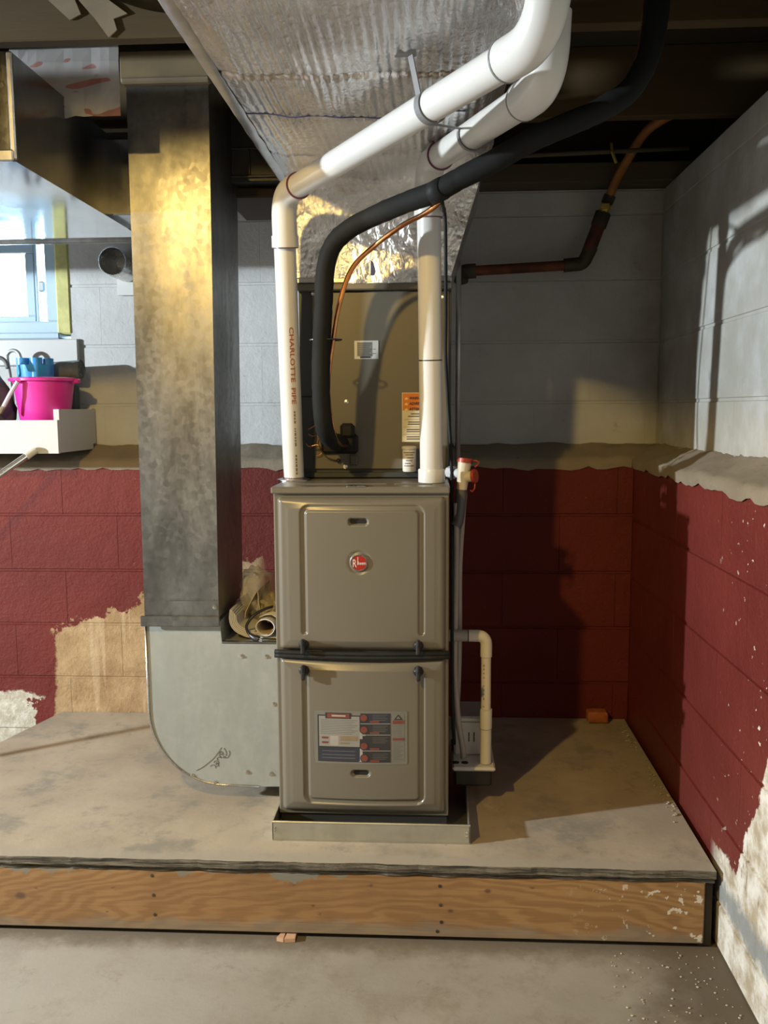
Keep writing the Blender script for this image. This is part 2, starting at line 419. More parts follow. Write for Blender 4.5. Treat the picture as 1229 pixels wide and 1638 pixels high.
def smoothpath(pts, n=8):
    P = [Vector(p) for p in pts]; P = [P[0]*2-P[1]]+P+[P[-1]*2-P[-2]]; out = []
    for i in range(1, len(P)-2):
        for k in range(n):
            t = k/n; a, b_, c, d = P[i-1], P[i], P[i+1], P[i+2]
            out.append(.5*((2*b_)+(-a+c)*t+(2*a-5*b_+4*c-d)*t*t+(-a+3*b_-3*c+d)*t**3))
    out.append(P[-2]); return out
def tube(p, q, r, seg=20, caps=True, bm=None, mi=0):
    return sweep(bm or BM(), [p, q], r, seg, caps, mi)
def lathe(bm, c, prof, seg=24, axis='Z', mi=0):
    """prof: (radius, height) pairs about an axis through c"""
    rings = []
    for r, h in prof:
        ring = []
        for k in range(seg):
            a = 2*math.pi*k/seg; x, y = r*math.cos(a), r*math.sin(a)
            v = {'Z': (x, y, h), 'Y': (x, h, y), 'X': (h, x, y)}[axis]
            ring.append(bm.verts.new(Vector(c)+Vector(v)))
        rings.append(ring)
    fs = []
    for a, b in zip(rings, rings[1:]):
        for k in range(seg): fs.append(bm.faces.new((a[k], a[(k+1) % seg], b[(k+1) % seg], b[k])))
    if prof[0][0] > 1e-5: fs.append(bm.faces.new(rings[0][::-1]))
    if prof[-1][0] > 1e-5: fs.append(bm.faces.new(rings[-1]))
    for f in fs: f.material_index = mi
    bmesh.ops.remove_doubles(bm, verts=[v for r in rings for v in r], dist=1e-6)
    bmesh.ops.recalc_face_normals(bm, faces=[f for f in fs if f.is_valid])
    return bm
def rects(lst, plane_y, mi=None):
    """flat print facing -Y: (x0, x1, z0, z1, material index)"""
    bm = BM()
    for i, (x0, x1, z0, z1, m) in enumerate(lst):
        y = plane_y-.00012*(i % 9)-.0001*m
        f = bm.faces.new([bm.verts.new((a, y, b)) for a, b in ((x0, z0), (x1, z0), (x1, z1), (x0, z1))]); f.material_index = m
    return bm
def text_geo(txt, size, bold=0.0):
    cu = bpy.data.curves.new('lettering', 'FONT'); cu.body = txt; cu.size = size; cu.offset = bold; cu.resolution_u = 3
    o = bpy.data.objects.new('lettering', cu); C.objects.link(o)
    dg = bpy.context.evaluated_depsgraph_get(); me = o.evaluated_get(dg).to_mesh()
    vs = [v.co.copy() for v in me.vertices]; fs = [tuple(p.vertices) for p in me.polygons]
    bpy.data.objects.remove(o); bpy.data.curves.remove(cu)
    return vs, fs
def add_text(bm, txt, size, place, bold=0.0, mi=0, width=None):
    vs, fs = text_geo(txt, size, bold)
    if width:
        wd = max(v.x for v in vs); k = width/wd
        for v in vs: v.x *= k
    nv = [bm.verts.new(place(v.x, v.y)) for v in vs]
    for f in fs:
        try: bm.faces.new([nv[i] for i in f]).material_index = mi
        except ValueError: pass
    return bm
def screw(parent, c, r=.0045, axis='Y', sgn=-1):
    bm = BM()
    lathe(bm, c, [(r*1.5, 0), (r*1.5, sgn*.0012), (r, sgn*.0015), (r*.9, sgn*.004), (r*.3, sgn*.0045), (r*.3, sgn*.003)], 8, axis)
    return obj('screw', bm, 'screw', parent, smooth=False)
def stroke(bm, pts, r=.0009, y=None, seg=5):
    return sweep(bm, pts, r, seg)

# ------------------------------------------------------------------ the setting
b = BM(); box(b, -7.2, 1.3, -5.2, 3.6, -.12, 0); struct('floor', b, 'floor')
b = BM(); box(b, -7.2, 1.3, -5.2, 3.6, 2.37, 2.42); ceiling = struct('ceiling', b, 'sub')
jm = None
for y in (2.10, 1.74, 1.38, 1.02, .22, -.06, -.42, -.78, -1.14, -1.5, -1.9, -2.3, -2.7, -3.1, -3.5, -3.9, -4.3, 2.74):
    bb = BM(); box(bb, -7.0, 1.05, y, y+.04, 2.172, 2.37, .003)
    if y == 2.10:  # the joist that meets the duct, trimmed by the foil duct
        pass
    obj('joist', bb, 'joist', ceiling)
# back wall: red dado + white upper wall set back behind a rough concrete ledge
YL, YU, XR, XU = 3.165, 3.300, .705, .813
WX0, WX1, WZ0, WZ1 = -2.20, -1.345, 1.60, 2.06
b = BM()
box(b, -7.1, 1.2, YL+.006, 3.5, 0, 1.150)
box(b, WX1, 1.2, YU+.006, 3.5, 1.1, 2.10); box(b, -7.1, WX0, YU+.006, 3.5, 1.1, 2.10)
box(b, WX0, WX1, YU+.006, 3.5, 1.1, WZ0); box(b, WX0, WX1, YU+.006, 3.5, WZ1, 2.10)
for f in b.faces:
    f.material_index = 1 if f.calc_center_median().z < 1.149 and f.calc_center_median().y < YL+.1 else 0
wall_back = struct('wall_back', b, ['white', 'red_back'])
_blk = {}
def block(parent, face, a0, a1, z0, z1, plane, mat):
    """one painted concrete block: rough chamfered face standing proud of its joints"""
    j = .003; jv = .0 if mat == 'white' else .0002; dp = .0022 if mat == 'white' else .0040; w_, h_ = round(a1-a0-2*jv, 4), round(z1-z0-2*j, 4); key = (face, w_, h_, mat)
    if key not in _blk:
        me = bpy.data.meshes.new('block'); bb = BM(); c = .0030; cw = .0002 if mat == 'white' else .0005
        nx = 4; nz = 2; vs = {}
        rnd = random.Random(int(w_*1e4)+int(h_*1e5)*7)
        for i in range(nx+1):
            for k in range(nz+1):
                u = -w_/2+cw+(w_-2*cw)*i/nx; v = c+(h_-2*c)*k/nz
                vs[i, k] = bb.verts.new((u, -dp-.001-rnd.random()*.0008, v) if face == 'y' else (-dp-.001-rnd.random()*.0008, u, v))
        for i in range(nx):
            for k in range(nz):
                q = (vs[i, k], vs[i+1, k], vs[i+1, k+1], vs[i, k+1]); bb.faces.new(q if face == 'y' else q[::-1])
        per = [(i, 0) for i in range(nx)]+[(nx, k) for k in range(nz)]+[(i, nz) for i in range(nx, 0, -1)]+[(0, k) for k in range(nz, 0, -1)]
        out = []
        for i, k in per:
            p = vs[i, k].co; ww = w_/2; a = (p.x if face == 'y' else p.y)*(ww/(ww-cw)); zz = (p.z-h_/2)*(h_/2)/(h_/2-c)+h_/2
            out.append(bb.verts.new((a, .002, zz) if face == 'y' else (.002, a, zz)))
        for t in range(len(per)):
            t2 = (t+1) % len(per); q = (vs[per[t2]], vs[per[t]], out[t], out[t2]); bb.faces.new(q if face == 'y' else q[::-1])
        bmesh.ops.recalc_face_normals(bb, faces=bb.faces)
        bb.normal_update()
        bb.to_mesh(me); bb.free(); me.materials.append(M[mat]); _blk[key] = me
    o = bpy.data.objects.new('block', _blk[key]); C.objects.link(o); o.parent = parent
    mid = (a0+a1)/2
    o.location = (mid, plane+.006, z0+j) if face == 'y' else (plane+.006, mid, z0+j)
    return o
def course(parent, face, a0, a1, z0, z1, plane, mat, off, L=.4, hole=None):
    a = a0-off
    while a < a1-.02:
        s, e = max(a, a0), min(a+L, a1); a += L
        if e-s < .03: continue
        if hole and z1 > hole[2]+.01 and z0 < hole[3]-.01:
            for s2, e2 in ((s, min(e, hole[0])), (max(s, hole[1]), e)):
                if e2-s2 > .03: block(parent, face, s2, e2, z0, z1, plane, mat)
        else: block(parent, face, s, e, z0, z1, plane, mat)
zl = [0, .141, .344, .547, .749, .955, 1.143]
for i in range(6): course(wall_back, 'y', -2.3, XR, zl[i], zl[i+1], YL, 'red_back', .2*(i % 2)+.05)
zu = [1.195, 1.352, 1.568, 1.60, 1.78, 2.03, 2.098]
zu = [1.195, 1.352, 1.570, 1.79, 2.015, 2.098]
for i in range(5): course(wall_back, 'y', -2.3, XU, zu[i], zu[i+1], YU, 'white', .2*(i % 2)+.13, hole=(WX0, WX1, WZ0, WZ1))
b = BM()
box(b, XR+.006, 1.2, -5.1, 3.5, 0, 1.150); box(b, XU+.006, 1.2, -5.1, 3.5, 1.1, 2.10)
for f in b.faces:
    f.material_index = 1 if f.calc_center_median().z < 1.149 and f.calc_center_median().x < XR+.1 else 0
wall_right = struct('wall_right', b, ['white', 'red_right'])
zr = [0, .115, .32, .525, .732, .94, 1.143]
for i in range(6): course(wall_right, 'x', .9, YL, zr[i], zr[i+1], XR, 'red_right', .2*(i % 2)+.1)
for i in range(5): course(wall_right, 'x', .9, YU, zu[i], zu[i+1], XU, 'white', .2*(i % 2)+.02)
# sloping rough ledge on top of the thicker lower wall
def ledge(pin, pout, n):
    bb = BM(); rows = []
    for i in range(n+1):
        q = i/n; a = Vector(pin[0]).lerp(Vector(pin[1]), q); o_ = Vector(pout[0]).lerp(Vector(pout[1]), q); row = []
        for k in range(6):
            p = a.lerp(o_, k/5)
            p.z += .012*noise.noise(p*14)+.006*noise.noise(p*45)
            if k == 0: p.z += .010*noise.noise(p*9+Vector((3, 1, 2)))
            row.append(bb.verts.new(p))
        d = (Vector(pout[0])-Vector(pin[0])); d.z = 0; d.normalize()
        low = row[-1].co-d*.004; low.z -= .03+.012*noise.noise(low*18)
        row.append(bb.verts.new(low)); rows.append(row)
    for r1, r2 in zip(rows, rows[1:]):
        for k in range(6): bb.faces.new((r1[k], r1[k+1], r2[k+1], r2[k]))
    bmesh.ops.recalc_face_normals(bb, faces=bb.faces)
    return bb
obj('ledge', ledge([(-4.4, YU+.01, 1.205), (XU+.01, YU+.01, 1.205)], [(-4.4, YL-.008, 1.150), (XR-.008, YL-.008, 1.150)], 170), 'ledge', wall_back, smooth=True)
obj('ledge', ledge([(XU+.01, YU+.01, 1.205), (XU+.01, -1.0, 1.205)], [(XR-.008, YL-.008, 1.150), (XR-.008, -1.0, 1.150)], 150), 'ledge', wall_right, smooth=True)
b = BM(); box(b, -7.2, -7.0, -5.2, 3.6, 0, 2.37); struct('wall_left', b, 'red_back')
b = BM(); box(b, -7.2, 1.3, -5.2, -5.0, 0, 2.37); struct('wall_front', b, 'ledge')
# outer envelope above the wall heads: rim joists; sill plate as trim
b = BM(); box(b, -7.1, 1.2, 3.36, 3.5, 2.10, 2.37); box(b, 1.0, 1.2, -5.1, 3.5, 2.10, 2.37)
struct('trim_2', b, 'sub')
b = BM(); box(b, -6.9, .95, 3.20, 3.37, 2.102, 2.168, .004); struct('trim_1', b, 'sill')

# window in the upper back wall
b = BM()
def frame(bm, x0, x1, z0, z1, y0, y1, w_, bev=.004):
    box(bm, x0, x1, y0, y1, z0, z0+w_, bev); box(bm, x0, x1, y0, y1, z1-w_, z1, bev)
    box(bm, x0, x0+w_, y0, y1, z0+w_, z1-w_, bev); box(bm, x1-w_, x1, y0, y1, z0+w_, z1-w_, bev)
frame(b, -2.14, -1.395, 1.620, 2.055, 3.315, 3.42, .045)
win = struct('window_1', b, 'vinyl')
bb = BM(); frame(bb, -2.00, -1.492, 1.652, 1.955, 3.345, 3.375, .036); obj('sash', bb, 'vinyl', win)
bb = BM(); box(bb, -1.492, -1.482, 3.345, 3.40, 1.66, 2.01, .002); obj('mullion', bb, 'vinyl', win)
bb = BM(); box(bb, -2.10, -1.44, 3.345, 3.385, 1.955, 1.985, .003); obj('meeting_rail', bb, 'vinyl', win)
bb = BM(); box(bb, -1.478, -1.452, 3.335, 3.36, 1.775, 1.815, .006); obj('latch', bb, 'hook_grey', win)
bb = BM(); box(bb, -2.0, -1.528, 3.358, 3.362, 1.686, 1.922); obj('pane', bb, 'glass', win)
bb = BM(); box(bb, -1.482, -1.44, 3.380, 3.384, 1.665, 2.01); obj('pane', bb, 'glass', win)
bb = BM(); box(bb, -2.20, -1.385, 3.290, 3.45, 1.598, 1.621, .004); obj('sill', bb, 'vinyl', win)
bb = BM(); box(bb, -1.395, -1.340, 3.297, 3.42, 1.615, 2.058, .006); obj('foam_strip', bb, 'yellow_foam', win)['label'] = 'yellow foam strip'
bb = BM(); box(bb, -2.3, -1.315, 3.286, 3.31, 1.500, 1.597, .004); obj('apron', bb, 'white_board', win)

# ------------------------------------------------------------------ platform
plat = empty('wooden_platform', (-.4, 2.6, 0), 'low wooden platform with a stained pine front board under the furnace', 'platform')
FY = 2.100
def zig(x): return .006*noise.noise(Vector((x*9, 3, 1)))+.003*noise.noise(Vector((x*40, 3, 1)))
bb = BM(); N_ = 150; lf = []
XL0, XL1 = -1.40, .688
front = []; 
for i in range(N_+1):
    x = -1.62+(XL1+1.62)*i/N_; front.append((x, FY-.012+zig(x)))
# top sheet outline: jagged front, receding left end
out = [(x, y) for x, y in front]+[(XL1+.005, 3.16), (-1.385, 3.16), (-1.62, 2.30)]
poly_prism(bb, [Vector((x, y, .192)) for x, y in out], (0, 0, .020))
for f in bb.faces:
    c = f.calc_center_median(); f.material_index = 0 if f.normal.z > .5 else 1
obj('top_sheet', bb, ['ply', 'ply_edge'], plat)
bb = BM()
poly_prism(bb, [Vector((x, y+.012+.004*noise.noise(Vector((x*14, 9, 2))), .176)) for x, y in front]+[Vector((XL1, 2.2, .176)), Vector((-1.62, 2.2, .176))], (0, 0, .0155))
obj('underlay', bb, 'ply_edge', plat)
bb = BM(); box(bb, -2.2, .668, FY+.002, FY+.04, .014, .1755, .003); obj('front_board', bb, 'board', plat)
bb = BM(); box(bb, .655, .690, FY+.012, FY+.05, .002, .1755, .003); obj('corner_post', bb, 'sub', plat)
for x in (-1.2, -.4, .3):
    bb = BM(); box(bb, x, x+.04, FY+.045, 3.1, .002, .175, .002); obj('support_beam', bb, 'sub', plat)
for x, z in ((-.71, .16), (-.708, .108), (-.706, .055), (.018, .150), (.020, .10), (.022, .055), (.012, .03)):
    bb = BM(); lathe(bb, (x, FY+.002, z), [(.0045, 0), (.0045, -.001), (.001, -.0014)], 8, 'Y'); obj('nail', bb, 'iron_dark', plat)

# ------------------------------------------------------------------ drip pan
PX0, PX1, PY0, PY1 = -.418, .097, 2.197, 3.02
pan = empty('drip_pan', (-.16, 2.6, .212), 'shallow galvanized drip pan under the furnace on the wooden platform', 'pan')
bb = BM(); box(bb, PX0, PX1, PY0, PY1, .2125, .2150); obj('bottom', bb, 'galv_pan', pan)
bb = BM()
box(bb, PX0, PX1, PY0, PY0+.0025, .215, .264, .0008); box(bb, PX0, PX1, PY1-.0025, PY1, .215, .264)
box(bb, PX0, PX0+.0025, PY0, PY1, .215, .264); box(bb, PX1-.0025, PX1, PY0, PY1, .215, .264)
box(bb, PX0-.001, PX1+.001, PY0-.002, PY0+.005, .260, .2655, .0012)
obj('rim', bb, 'galv_pan', pan)
for x, z in ((PX0+.008, .245), (PX0+.008, .238), (PX1-.008, .243), (PX1-.008, .234)): screw(pan, (x, PY0, z), .003)

# ------------------------------------------------------------------ furnace
FX0, FX1 = -.412, .042
fur = empty('gas_furnace', (-.185, 2.6, .215), 'tall taupe metal gas furnace with two bowed doors standing in the drip pan', 'furnace')
bb = BM()
box(bb, FX0, FX1, 2.276, 2.985, .250, 1.118, .003)
obj('cabinet', bb, 'furnace', fur)
bb = BM(); box(bb, FX0+.004, FX1-.004, 2.285, 2.98, .2155, .2495); obj('base_shade_rail', bb, 'slot', fur)  # near-black rails serve as feet and as painted shadow under the cabinet
bb = BM(); box(bb, FX0-.004, FX1+.002, 2.262, 2.99, 1.116, 1.134, .003); obj('top_plate', bb, 'furnace', fur)
bb = BM(); box(bb, -.22, -.17, 2.262, 2.30, 1.1335, 1.1365, .001); obj('top_clip', bb, 'galv', fur)
for x in (-.36, -.10):
    bb = BM(); box(bb, x, x+.24 if x < -.2 else x+.10, 2.33, 2.34, 1.1335, 1.137, .001); obj('top_rib', bb, 'furnace', fur)
def rr_dist(x, z, x0, x1, z0, z1, r):
    cx, cz = (x0+x1)/2, (z0+z1)/2; hx, hz = (x1-x0)/2-r, (z1-z0)/2-r
    dx, dz = abs(x-cx)-hx, abs(z-cz)-hz
    return math.hypot(max(dx, 0), max(dz, 0))+min(max(dx, dz), 0)-r
def bow(x):
    s = (x-(DX0+DX1)/2)/((DX1-DX0)/2); return .018*(1-s*s)
DX0, DX1 = -.402, .034
def door_y(x, z, z0, z1, up):
    d = -rr_dist(x, z, DX0, DX1, z0, z1, .012); R_ = .016
    d = max(d, 0)
    e = math.sqrt(max(0, R_*R_-(R_-min(d, R_))**2))
    y = 2.278-e-bow(x)*min(1, d/.03)
    gx0, gx1 = -.333, -.029
    if up: gd = abs(rr_dist(x, z, gx0, gx1, .50, 1.080, .016)); end = .757
    else: gd = abs(rr_dist(x, z, gx0, gx1, .298, .90, .016)); end = .634
    if up and z < end or (not up) and z > end:
        gd = math.hypot(min(abs(x-gx0), abs(x-gx1)), z-end)
    hw = .0085
    if gd < hw: y += .006*(1-(gd/hw)**4)
    if up:
        rd = math.hypot(x+.188, z-.941)
        y += .0035*math.exp(-((rd-.0265)/.0035)**2)
        sd = rr_dist(x, z, -.213, -.167, 1.039, 1.053, .005)
        if sd < .003: y += .009*min(1, (.003-sd)/.004)
    else:
        sd = rr_dist(x, z, -.212, -.166, .371, .385, .007)
        if sd < .003: y += .008*min(1, (.003-sd)/.004)
    return y
def door(name, z0, z1, up):
    bb = BM(); nx, nz = 190, 200; vs = []
    for k in range(nz+1):
        z = z0+(z1-z0)*k/nz; row = []
        for i in range(nx+1):
            x = DX0+(DX1-DX0)*i/nx; row.append(bb.verts.new((x, door_y(x, z, z0, z1, up), z)))
        vs.append(row)
    for k in range(nz):
        for i in range(nx): bb.faces.new((vs[k][i], vs[k][i+1], vs[k+1][i+1], vs[k+1][i]))
    return obj(name, bb, 'furnace', fur, smooth=True)
up = door('upper_door', .704, 1.108, True); lo = door('lower_door', .262, .684, False)
up['label'] = 'upper bowed door with round red emblem'; lo['label'] = 'lower bowed door with printed label'
# black gasket strip between the doors
bb = BM()
for zc in (.6995, .6895):
    pts = [Vector((DX0-.012+(DX1-DX0+.022)*i/30, 2.266-bow(DX0+(DX1-DX0)*i/30), zc)) for i in range(31)]
    sweep(bb, pts, .0065, 8)
obj('gasket_strip', bb, 'rubber', fur, smooth=True)
def latch(parent, x, z, s):
    y = door_y(x+.012, z, .704 if s > 0 else .262, 1.108 if s > 0 else .684, s > 0)
    L = obj('latch', lathe(BM(), (x, y+.001, z), [(.0135, 0), (.0135, -.006), (.011, -.010), (.008, -.014)], 18, 'Y'), 'black', parent, smooth=True, auto=.6)
    bm = BM(); box(bm, x-.0055, x+.0055, y-.028, y-.010, z-.020, z+.018, .003)
    obj('lever', bm, 'black', L)
    bm = BM(); box(bm, x-.0035, x+.0035, y-.034, y-.027, z+.004, z+.022, .002); obj('tip', bm, 'black', L)
for x in (-.335, -.037): latch(up, x, .722, 1); latch(lo, x, .654, -1)
# slots
bb = BM(); ys_ = door_y(-.19, 1.046, .704, 1.108, True)-.0007
poly_prism(bb, [Vector((-.190+a, ys_, 1.046+c)) for a, c in ((-.0225, -.001), (-.018, -.0065), (.018, -.0065), (.0225, -.001), (.018, .0065), (-.018, .0065))], (0, .0004, 0)); obj('slot', bb, 'slot', up)
bb = BM(); ys_ = door_y(-.19, .378, .262, .684, False)-.0007
poly_prism(bb, [Vector((-.189+a, ys_, .378+c)) for a, c in ((-.020, .000), (-.015, -.006), (.016, -.0065), (.0205, -.001), (.016, .0055), (-.015, .006))], (0, .0004, 0)); obj('slot', bb, 'slot', lo)
# round emblem
ey = door_y(-.188, .941, .704, 1.108, True)
em = obj('emblem', lathe(BM(), (-.188, ey+.001, .941), [(.0215, 0), (.0215, -.004), (.0205, -.0058), (.0192, -.0058), (.0188, -.0042), (.0, -.0042)], 40, 'Y'), 'chrome', up, smooth=True, auto=.5)
bb = BM(); lathe(bb, (-.188, ey, .941), [(.0188, -.0034), (.0188, -.0040), (.0, -.0040)], 40, 'Y'); em2 = obj('emblem_face', bb, 'emblem_red', up)
bb = BM(); py = ey-.0046
add_text(bb, 'R', .030, lambda x, y: Vector((-.2052+x*.62, py, .9295+y)), .0)
add_text(bb, 'heem', .0125, lambda x, y: Vector((-.1905+x, py, .9362+y)), .0001, width=.0200)
b_ = bb
f = b_.faces.new([b_.verts.new(Vector(v)) for v in ((-.1925, py, .9355), (-.1910, py, .9355), (-.1898, py, .9560), (-.1913, py, .9560))])
obj('lettering', bb, 'pvc', up)
# printed service label on the lower door, following the bow
def on_lower(x, z, d=.0012): return Vector((x, door_y(x, z, .262, .684, False)-d, z))
LX0, LX1, LZ0, LZ1 = -.310, -.066, .404, .548
def lrect(bm, u0, u1, v0, v1, mi, d):
    """u right 0..1, v down 0..1 over the label"""
    n = 6
    for i in range(n):
        a = u0+(u1-u0)*i/n; c = u0+(u1-u0)*(i+1)/n
        q = [(a, v1), (c, v1), (c, v0), (a, v0)]
        fcs = bm.faces.new([bm.verts.new(on_lower(LX0+(LX1-LX0)*p, LZ1-(LZ1-LZ0)*r, d)) for p, r in q]); fcs.material_index = mi
def ldisc(bm, u, v, r, mi, d):
    cx, cz = LX0+(LX1-LX0)*u, LZ1-(LZ1-LZ0)*v
    bm.faces.new([bm.verts.new(on_lower(cx+r*math.cos(t*math.pi/8), cz+r*math.sin(t*math.pi/8), d)) for t in range(16)]).material_index = mi
bb = BM(); lrect(bb, 0, 1, 0, 1, 0, .0010)
label = obj('service_label', bb, ['label_grey'], lo)
bb = BM(); mats = ['label_grey', 'label_mid', 'ink', 'ink_navy', 'ink_red', 'ink_grey', 'hose', 'label_tan']
lrect(bb, .035, .50, .08, .96, 2, .0013); lrect(bb, .050, .49, .10, .67, 1, .0016); lrect(bb, .05, .49, .70, .94, 3, .0016)
lrect(bb, .50, .82, .04, .96, 2, .0013)
lrect(bb, .49, .55, .38, .52, 6, .0015); lrect(bb, .48, .52, .70, .95, 6, .0015)
for i, (v0, v1) in enumerate(((.04, .22), (.245, .43), (.46, .73), (.77, .96))):
    lrect(bb, .52, .82, v0, v1, 3 if i == 0 else 2, .0018)
    lrect(bb, .60, .70, v1-.045, v1-.008, 4, .0021)
    for k in range(4): lrect(bb, .63, .79-.02*(k % 2), v0+.025+k*.032, v0+.033+k*.032, 5, .0021)
    if i < 3: lrect(bb, .50, .82, v1+.004, v1+.018, 1, .0020)
for u, v in ((.535, .12), (.535, .345), (.535, .65), (.54, .88)): ldisc(bb, u, v, .0115, 2, .0023); ldisc(bb, u, v, .0090, 4, .0026)
lrect(bb, .12, .40, .035, .145, 2, .0019); lrect(bb, .14, .38, .05, .13, 4, .0022); lrect(bb, .19, .34, .075, .105, 6, .0024)
for k in range(9): lrect(bb, .07, .47-.03*(k % 3), .17+k*.032, .178+k*.032, 5, .0019)
for v in (.49, .58): lrect(bb, .08, .15, v, v+.035, 4, .0020)
lrect(bb, .17, .26, .47, .65, 6, .0019); lrect(bb, .28, .47, .47, .56, 7, .0019); lrect(bb, .28, .38, .59, .62, 7, .0019)
for v in (.75, .82, .88): lrect(bb, .08, .44, v, v+.012, 5, .0020)
lrect(bb, .84, .97, .05, .94, 0, .0013)
lrect(bb, .845, .965, .17, .235, 4, .0018); lrect(bb, .845, .965, .50, .545, 4, .0018)
for k in range(9): lrect(bb, .85, .955-.02*(k % 2), .26+k*.026, .267+k*.026, 5, .0016)
for k in range(13): lrect(bb, .85, .955-.02*(k % 3), .565+k*.028, .573+k*.028, 5, .0016)
cx, cz = LX0+(LX1-LX0)*.905, LZ1-(LZ1-LZ0)*.16
bb.faces.new([bb.verts.new(on_lower(cx+a, cz+c, .0018)) for a, c in ((-.012, 0), (.012, 0), (0, .015))]).material_index = 2
bb.faces.new([bb.verts.new(on_lower(cx+a, cz+c, .0021)) for a, c in ((-.006, .003), (.006, .003), (0, .0105))]).material_index = 0
obj('label_print', bb, mats, lo)

# ------------------------------------------------------------------ coil case on the furnace
CY = 2.547; CT = 1.663
coil = empty('coil_case', (-.15, 2.7, 1.134), 'taupe evaporator coil case standing on the back of the furnace', 'coil case')
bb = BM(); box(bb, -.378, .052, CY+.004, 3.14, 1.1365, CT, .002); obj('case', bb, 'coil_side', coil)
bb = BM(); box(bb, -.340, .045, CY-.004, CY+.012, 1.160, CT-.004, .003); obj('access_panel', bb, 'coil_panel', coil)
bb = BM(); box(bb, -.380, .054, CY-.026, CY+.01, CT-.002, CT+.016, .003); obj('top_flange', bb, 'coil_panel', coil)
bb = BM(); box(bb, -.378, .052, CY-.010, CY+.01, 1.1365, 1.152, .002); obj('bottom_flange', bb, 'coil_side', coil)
bb = BM(); box(bb, -.378, -.342, CY-.002, CY+.004, 1.366, 1.369); obj('panel_seam', bb, 'slot', coil)
def cp(x, z): return (x, CY-.004, z)
for x, z in ((-.245, 1.352), (-.335, 1.655), (.03, 1.64), (-.25, 1.168)): screw(coil, cp(x, z), .0045)
# small spec plate
bb = BM(); box(bb, -.221, -.153, CY-.0052, CY-.0038, 1.472, 1.523); pl = obj('spec_plate', bb, 'label_white', coil)
L_ = [(-.2130, -.1700, 1.4790, 1.5190, 0)]
for k in range(7): L_.append((-.2120, -.172-.004*(k % 3), 1.5160-k*.0052-.0026, 1.5160-k*.0052, 1))
L_.append((-.2050, -.176, 1.4745, 1.4790, 2)); L_.append((-.168, -.160, 1.498, 1.4995, 1)); L_.append((-.170, -.160, 1.486, 1.4875, 1))
obj('plate_print', rects(L_, CY-.0054), ['label_mid', 'ink_grey', 'ink'], pl)
# warning label, its right part behind the pipe
bb = BM(); box(bb, -.087, .020, CY-.0052, CY-.0038, 1.238, 1.377); wl = obj('warning_label', bb, 'tan_label', coil)
L_ = [(-.085, .018, 1.327, 1.375, 0)]
for i in range(3):
    z = 1.361-i*.0155
    L_ += [(-.0790, -.0700, z-.002, z+.001, 2)]
for i, (z, x) in enumerate(((1.316, -.062), (1.309, -.070), (1.293, -.070), (1.287, -.071), (1.272, -.074), (1.266, -.074), (1.251, -.074), (1.245, -.074))):
    L_.append((x, .010-.004*(i % 3), z, z+.0024, 1))
for z in (1.301, 1.280, 1.259): L_.append((-.083, .016, z, z+.0006, 3))
wp = rects(L_, CY-.0054)
for i, t in enumerate(('WARNING', 'ADVERTENCIA', 'ATTENTION')):
    z = 1.358-i*.0155
    add_text(wp, t, .0105, lambda x, y, z=z: Vector((-.066+x*.92, CY-.0066, z+y)), .0003, mi=1)
    wp.faces.new([wp.verts.new((-.0745+a, CY-.0067, z-.001+c)) for a, c in ((-.005, 0), (.005, 0), (0, .008))]).material_index = 2
obj('label_print', wp, ['orange_label', 'ink', 'yellow_ink', 'ink_grey'], wl)
# rubber line port where the refrigerant lines enter
bb = BM(); box(bb, -.318, -.212, CY-.020, CY-.003, 1.205, 1.262, .008); box(bb, -.262, -.222, CY-.030, CY-.003, 1.250, 1.292, .008)
obj('line_port', bb, 'rubber', coil)
bb = BM(); box(bb, -.236, -.214, CY-.018, CY-.003, 1.172, 1.202, .003); obj('line_clamp', bb, 'furnace_dark', coil)

# white canister clipped to the coil case
bb = BM(); lathe(bb, (-.066, CY-.026, 1.155), [(.0, 0), (.017, 0), (.0190, .003), (.0195, .058), (.0195, .062)], 24)
cn = empty('labelled_canister', (-.066, CY-.026, 1.155), 'small white labelled canister clipped to the coil case left of the right pipe', 'canister')
obj('canister_body', bb, 'paper', cn, smooth=True, auto=.6)
bb = BM(); lathe(bb, (-.066, CY-.026, 1.217), [(.0195, 0), (.0215, .002), (.0215, .007), (.018, .010), (0, .010)], 24); obj('lid', bb, 'label_white', cn, smooth=True, auto=.6)
bb = BM()
for z, a0, a1 in ((1.208, -.9, .9), (1.202, -.6, .6), (1.194, -.3, .7), (1.186, -.5, .5), (1.178, -.7, .2), (1.171, -.8, .8)):
    n = 8
    for i in range(n):
        t0 = a0+(a1-a0)*i/n; t1 = a0+(a1-a0)*(i+.85)/n
        bb.faces.new([bb.verts.new((-.066+.0198*math.sin(t), CY-.026-.0198*math.cos(t), z_)) for t, z_ in ((t0, z), (t1, z), (t1, z+.0022), (t0, z+.0022))])
obj('canister_print', bb, 'ink_navy', cn)
bb = BM(); box(bb, -.075, -.057, CY-.008, CY-.0035, 1.165, 1.21, .001); obj('clip', bb, 'pvc', cn)

